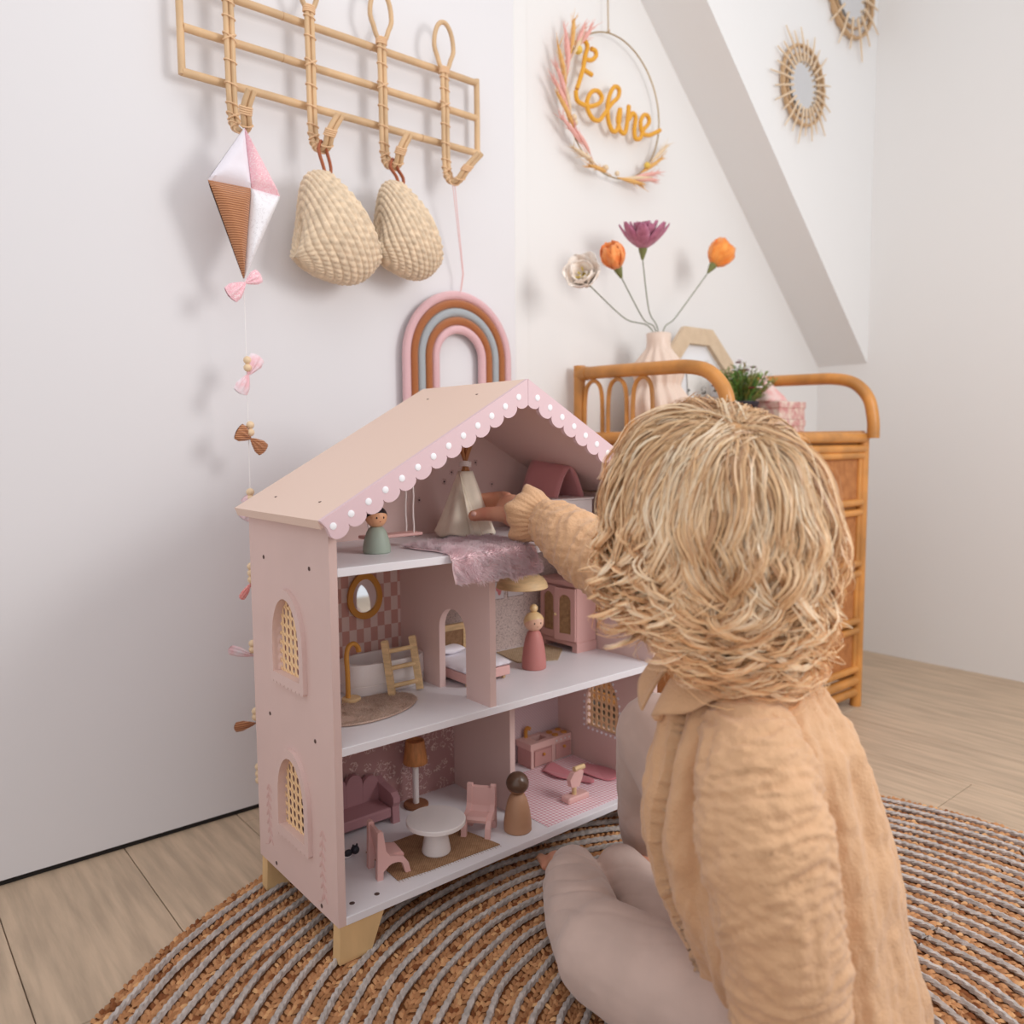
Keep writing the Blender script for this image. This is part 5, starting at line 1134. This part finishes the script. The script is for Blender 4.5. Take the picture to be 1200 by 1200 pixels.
sleeve([(.172, -.462, .383), (.150, -.484, .360), (.134, -.505, .315), (.132, -.518, .262), (.140, -.524, .200), (.148, -.527, .135), (.150, -.528, .100)], [.047, .053, .056, .052, .049, .044, .024], 10, True)
sleeve([(.315, -.355, .402), (.330, -.27, .435), (.330, -.195, .468), (.322, -.13, .498), (.320, -.075, .522), (.3185, -.042, .538), (.3185, -.020, .546)], [.045, .050, .0515, .048, .0435, .034, .0195], 30, False)
# ruffle cuffs: flared frill from the gathered wrist
def frill(c0, axis, r0, r1, ln, waves, name, parent, base=blouse, amp=.0034):
    d, a, b = frame_of(axis)
    def f(u, v):
        q = 2*PI*u; r = r0+(r1-r0)*math.sin(v*PI/2)**.9; wv = math.sin(waves*q)*amp*v+math.sin(waves*2.3*q+1)*amp*.4*v
        return Vector(c0)+d*(ln*v+wv*.5-.002*(1-v)*abs(math.sin(waves*q)))+(a*math.cos(q)+b*math.sin(q))*(r+wv+.0010*math.sin(q*28)*(1-v))
    return obj(name, MB().grid(f, 150, 14, closeu=True), m_mus, parent, smooth='all', solid=.0016)
frill((.3185, -.026, .5445), (-.03, .95, .10), .0205, .0400, .036, 5, 'cuff_frill', blouse)
frill((.150, -.528, .108), (0, 0, -1), .022, .038, .038, 9, 'cuff_frill', blouse)
# frilled collar
def collar(u, v):
    A = PI/2+.60+2*PI*(.018+.964*u); e = min(u, 1-u); fr_ = math.exp(-(e/.085)**2)
    wav = math.sin(u*2*PI*11)*.0030+math.sin(u*2*PI*5.3+1)*.0034
    hx = .041+.040*v**.85+.012*v*fr_; hy = .040+.044*v**.85+.012*v*fr_; z = .461-.004*v-.026*v*v+.005*math.sin(PI*v)-fr_*(.012+.024*v)
    r = 1+(wav*5)*v; c = V(.2285, -.406, 0).lerp(V(.224, -.410, 0), v)
    return V(c.x, c.y, z+wav*v*.8+.0010*math.sin(u*190)*(1-v))+Sd*(hx*math.cos(A)*r)+Ft*(hy*math.sin(A)*r)
obj('collar', MB().grid(collar, 220, 18), m_mus, blouse, smooth='all', solid=.0022)
obj('button', MB().ell((.1505, -.3745, .392), .0062, .0062, .0062, n=14, m=10), m_mus, blouse)

# ---------------------------------------------------------------- curly hair
RX, RY, RZ = .073, .087, .088
HMn = np.array(HM); Hn = np.array(H)+np.array(HM @ V(0, -.004, .010))
def to_l(p): return (p-Hn) @ HMn            # world -> head axes
def to_w(p): return p @ HMn.T+Hn
G = 800; crown = np.array((-.22, -.62, .75)); crown /= np.linalg.norm(crown)
ga = np.concatenate([RNG.normal(size=(1500, 3)), crown+RNG.normal(size=(900, 3))*.38]); RNG.shuffle(ga); ga /= np.linalg.norm(ga, axis=1, keepdims=True)
keep = ~((ga[:, 1] > .30) & (ga[:, 2] < .42)) & ~(ga[:, 2] < -.55) & ~((ga[:, 1] > .05) & (ga[:, 2] < -.15)); ga = ga[keep][:G]; G = len(ga)
RAD = np.array((RX, RY, RZ))
gdown = np.array(HM.transposed() @ V(0, 0, -1))
NS = 80; ds = .0042; P = ga*RAD*1.0; path = np.zeros((G, NS, 3)); layer = RNG.random(G)
away = ga-crown*(ga @ crown)[:, None]; away /= np.linalg.norm(away, axis=1, keepdims=True)+1e-6
swirl = np.cross(ga, away)*.30; vel = away+swirl+ga*.15; wob = RNG.normal(size=(G, 3))*.25
zend = (.436+.13*np.clip((.62-layer)/.6, 0, 1)+RNG.normal(size=G)*.013); fr_side = ga[:, 1] > -.05; zend[fr_side] = (.448+.12*np.clip((.62-layer[fr_side])/.6, 0, 1)+RNG.normal(size=fr_side.sum())*.016)
fl_ = (ga[:, 1] > -.12) & (ga[:, 0] < .2); zend[fl_] = .480+.09*np.clip((.62-layer[fl_])/.6, 0, 1)+RNG.normal(size=fl_.sum())*.014
bang = (ga[:, 1] > .35) & (np.abs(ga[:, 0]) < .55); zend[bang] = RNG.uniform(.590, .61, bang.sum())
stop = np.full(G, NS-1); alive = np.ones(G, bool)
for k in range(NS):
    path[:, k] = P; zw = to_w(P)[:, 2]; nowdead = alive & (zw < zend+.050*np.clip((P[:, 1]/RY+.15)/.5, 0, 1)); stop[nowdead] = k; alive &= ~nowdead; face_ = alive & (P[:, 1] > .052) & (P[:, 2] < .045) & (np.abs(P[:, 0]) < .060); stop[face_] = np.maximum(k-1, 8); alive &= ~face_
    n = P/RAD**2; n /= np.linalg.norm(n, axis=1, keepdims=True)
    s_ = k*ds; wl0 = np.clip((.045-P[:, 2])/.07, 0, 1); vel = vel*.80+(gdown[None]*((.05+.45*min(1, s_/.15))+.7*wl0[:, None])+away*.20*max(0, 1-s_/.14)+wob*.05)
    rho = np.sqrt(((P/RAD)**2).sum(1)); tgt = 1.03+(.08+.09*layer)*min(1, s_/.05)+(.10+.14*layer)*min(1, s_/.2)+.16*layer**2*wl0
    vn = (vel*n).sum(1); corr = (tgt-rho)*6; corr = np.where(rho > tgt, corr*(1-wl0), corr*1.6)
    low_ = np.clip((.0-P[:, 2])/.04, 0, 1); vel = vel-n*vn[:, None]*(.95*(1-low_)+.2*low_)[:, None]+n*corr[:, None]*.7; sp = np.linalg.norm(vel, axis=1, keepdims=True); P = P+vel/sp*ds
K = 44; XS = 1-(1-np.linspace(0, 1, 44))**1.6; cl = np.zeros((G, K, 3)); Ls = np.zeros(G)
for g in range(G):
    m = max(10, stop[g]); t = m*XS; i0 = np.clip(t.astype(int), 0, NS-2); f_ = (t-i0)[:, None]; cl[g] = path[g, i0]*(1-f_)+path[g, np.minimum(i0+1, NS-1)]*f_; Ls[g] = m*ds
T_ = np.gradient(cl, axis=1)+1e-9; T_ /= np.linalg.norm(T_, axis=2, keepdims=True)+1e-9
n_ = cl/RAD**2; n_ /= np.linalg.norm(n_, axis=2, keepdims=True); b_ = np.cross(T_, n_); b_ /= np.linalg.norm(b_, axis=2, keepdims=True)+1e-9; n_ = np.cross(b_, T_)
sarr = XS[None]*Ls[:, None]; dist_end = Ls[:, None]-sarr
wl_ = RNG.uniform(.055, .085, G)[:, None]; ph = RNG.uniform(0, 2*PI, G)[:, None]; hand = RNG.choice([-1, 1], G)[:, None]
tight = np.clip(1-dist_end/.085, 0, 1)
zloc = to_w(cl.reshape(-1, 3)).reshape(G, K, 3)[..., 2]
wavy = np.clip((H.z+.015-zloc)/.10, 0, 1)
ampl = (.0014+.0074*wavy+.0062*tight*wavy)*(RNG.uniform(.5, 1.4, G)+.35*(layer > .6))[:, None]*np.clip(sarr/.03, 0, 1)
phase = ph+hand*2*PI*(sarr/wl_+1.0*tight**2)
SPG = 19; N = G*SPG
off = RNG.normal(size=(G, SPG, 2)); off /= np.maximum(1, np.linalg.norm(off, axis=2, keepdims=True)); fly = RNG.random((G, SPG)) < .07
base = cl[:, None]; ndir = n_[:, None]; bdir = b_[:, None]
phs = phase[:, None]+RNG.normal(size=(G, SPG, 1))*.08+fly[..., None]*RNG.normal(size=(G, SPG, 1))*.9
am = ampl[:, None]*(1+RNG.normal(size=(G, SPG, 1))*.07+fly[..., None]*.4)
wid = (.0150*(1-.88*XS**.7)[None, None]*np.ones((G, SPG, 1)))*(1+fly[..., None]*.9)
jit = np.cumsum(RNG.normal(size=(G, SPG, K, 3)), axis=2)*.00009*(1+4*fly[..., None, None])
Pw = base+ndir*(am*np.cos(phs)+off[..., :1]*wid*(.22+.4*XS)[None, None])[..., None]+bdir*(am*np.sin(phs)+off[..., 1:]*wid)[..., None]+jit
Pw = to_w(Pw.reshape(-1, 3)).reshape(N, K, 3)
cb = np.array([lin((244, 200, 146)), lin((255, 234, 202)), lin((200, 146, 98)), lin((255, 240, 218))]); gi = RNG.random(G); tone = np.clip(gi[:, None]*.75+RNG.random((G, SPG))*.6-.14-.42*(layer[:, None] < .42)*np.ones((1, SPG)), 0, 1).reshape(N, 1, 1)  # inner locks darker: deeper under-hair, and shade painted between the curls
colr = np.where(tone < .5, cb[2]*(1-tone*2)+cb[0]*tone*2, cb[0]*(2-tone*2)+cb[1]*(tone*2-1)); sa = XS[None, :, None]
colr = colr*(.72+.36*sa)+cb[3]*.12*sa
Rr = np.repeat(np.interp(XS, [0, .1, .85, 1], [.00046, .00058, .00054, .00022])[None], N, 0)*RNG.uniform(.75, 1.25, (N, 1))
# every hair a thin flat ribbon lying across the head's outward direction
Tw = np.gradient(Pw, axis=1); Tw /= np.linalg.norm(Tw, axis=2, keepdims=True)+1e-9; Ow = Pw-(Hn-np.array((0, 0, .02))); Ow[..., 2] *= .6; Wd = np.cross(Tw, Ow); Wd /= np.linalg.norm(Wd, axis=2, keepdims=True)+1e-9
tilt = RNG.uniform(-.7, .7, (N, 1, 1)); Nn = np.cross(Wd, Tw); Wd = Wd*np.cos(tilt)+Nn*np.sin(tilt)
base_ = np.array(root_loc(ch_)); vsr = np.stack([Pw-Wd*Rr[..., None], Pw+Wd*Rr[..., None]], 2)-base_
idx = np.arange(N*K*2).reshape(N, K, 2); fr4 = np.stack([idx[:, :-1, 0], idx[:, :-1, 1], idx[:, 1:, 1], idx[:, 1:, 0]], -1).reshape(-1, 4)
hme = bpy.data.meshes.new('hair'); hme.vertices.add(N*K*2); hme.vertices.foreach_set('co', vsr.ravel()); hme.loops.add(len(fr4)*4); hme.loops.foreach_set('vertex_index', fr4.ravel())
hme.polygons.add(len(fr4)); hme.polygons.foreach_set('loop_start', np.arange(0, len(fr4)*4, 4)); hme.update(calc_edges=True)
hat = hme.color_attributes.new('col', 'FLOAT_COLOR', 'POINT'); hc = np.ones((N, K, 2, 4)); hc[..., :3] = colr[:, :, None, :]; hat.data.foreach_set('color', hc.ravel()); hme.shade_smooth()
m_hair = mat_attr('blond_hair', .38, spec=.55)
hair = finish('hair', hme, m_hair, ch_)
cap_ = MB(); cap_.ell(tuple(Hn), RX*1.02, RY*1.02, RZ*1.02, M=HM, n=40, m=26)
cv = [Vector(p) for p in cap_.v]; lv = to_l(np.array([tuple(p) for p in cv])); ok = ~((lv[:, 1] > .030) & (lv[:, 2] < .040)) & (lv[:, 2] > -.060) & ~((lv[:, 1] > .0) & (lv[:, 2] < -.01))
cap_.f = [f for f in cap_.f if all(ok[i] for i in f)]
obj('scalp', cap_, mat('hair_roots', (190, 144, 98), .8, bump=(300, .5, .001)), hair, smooth='all')
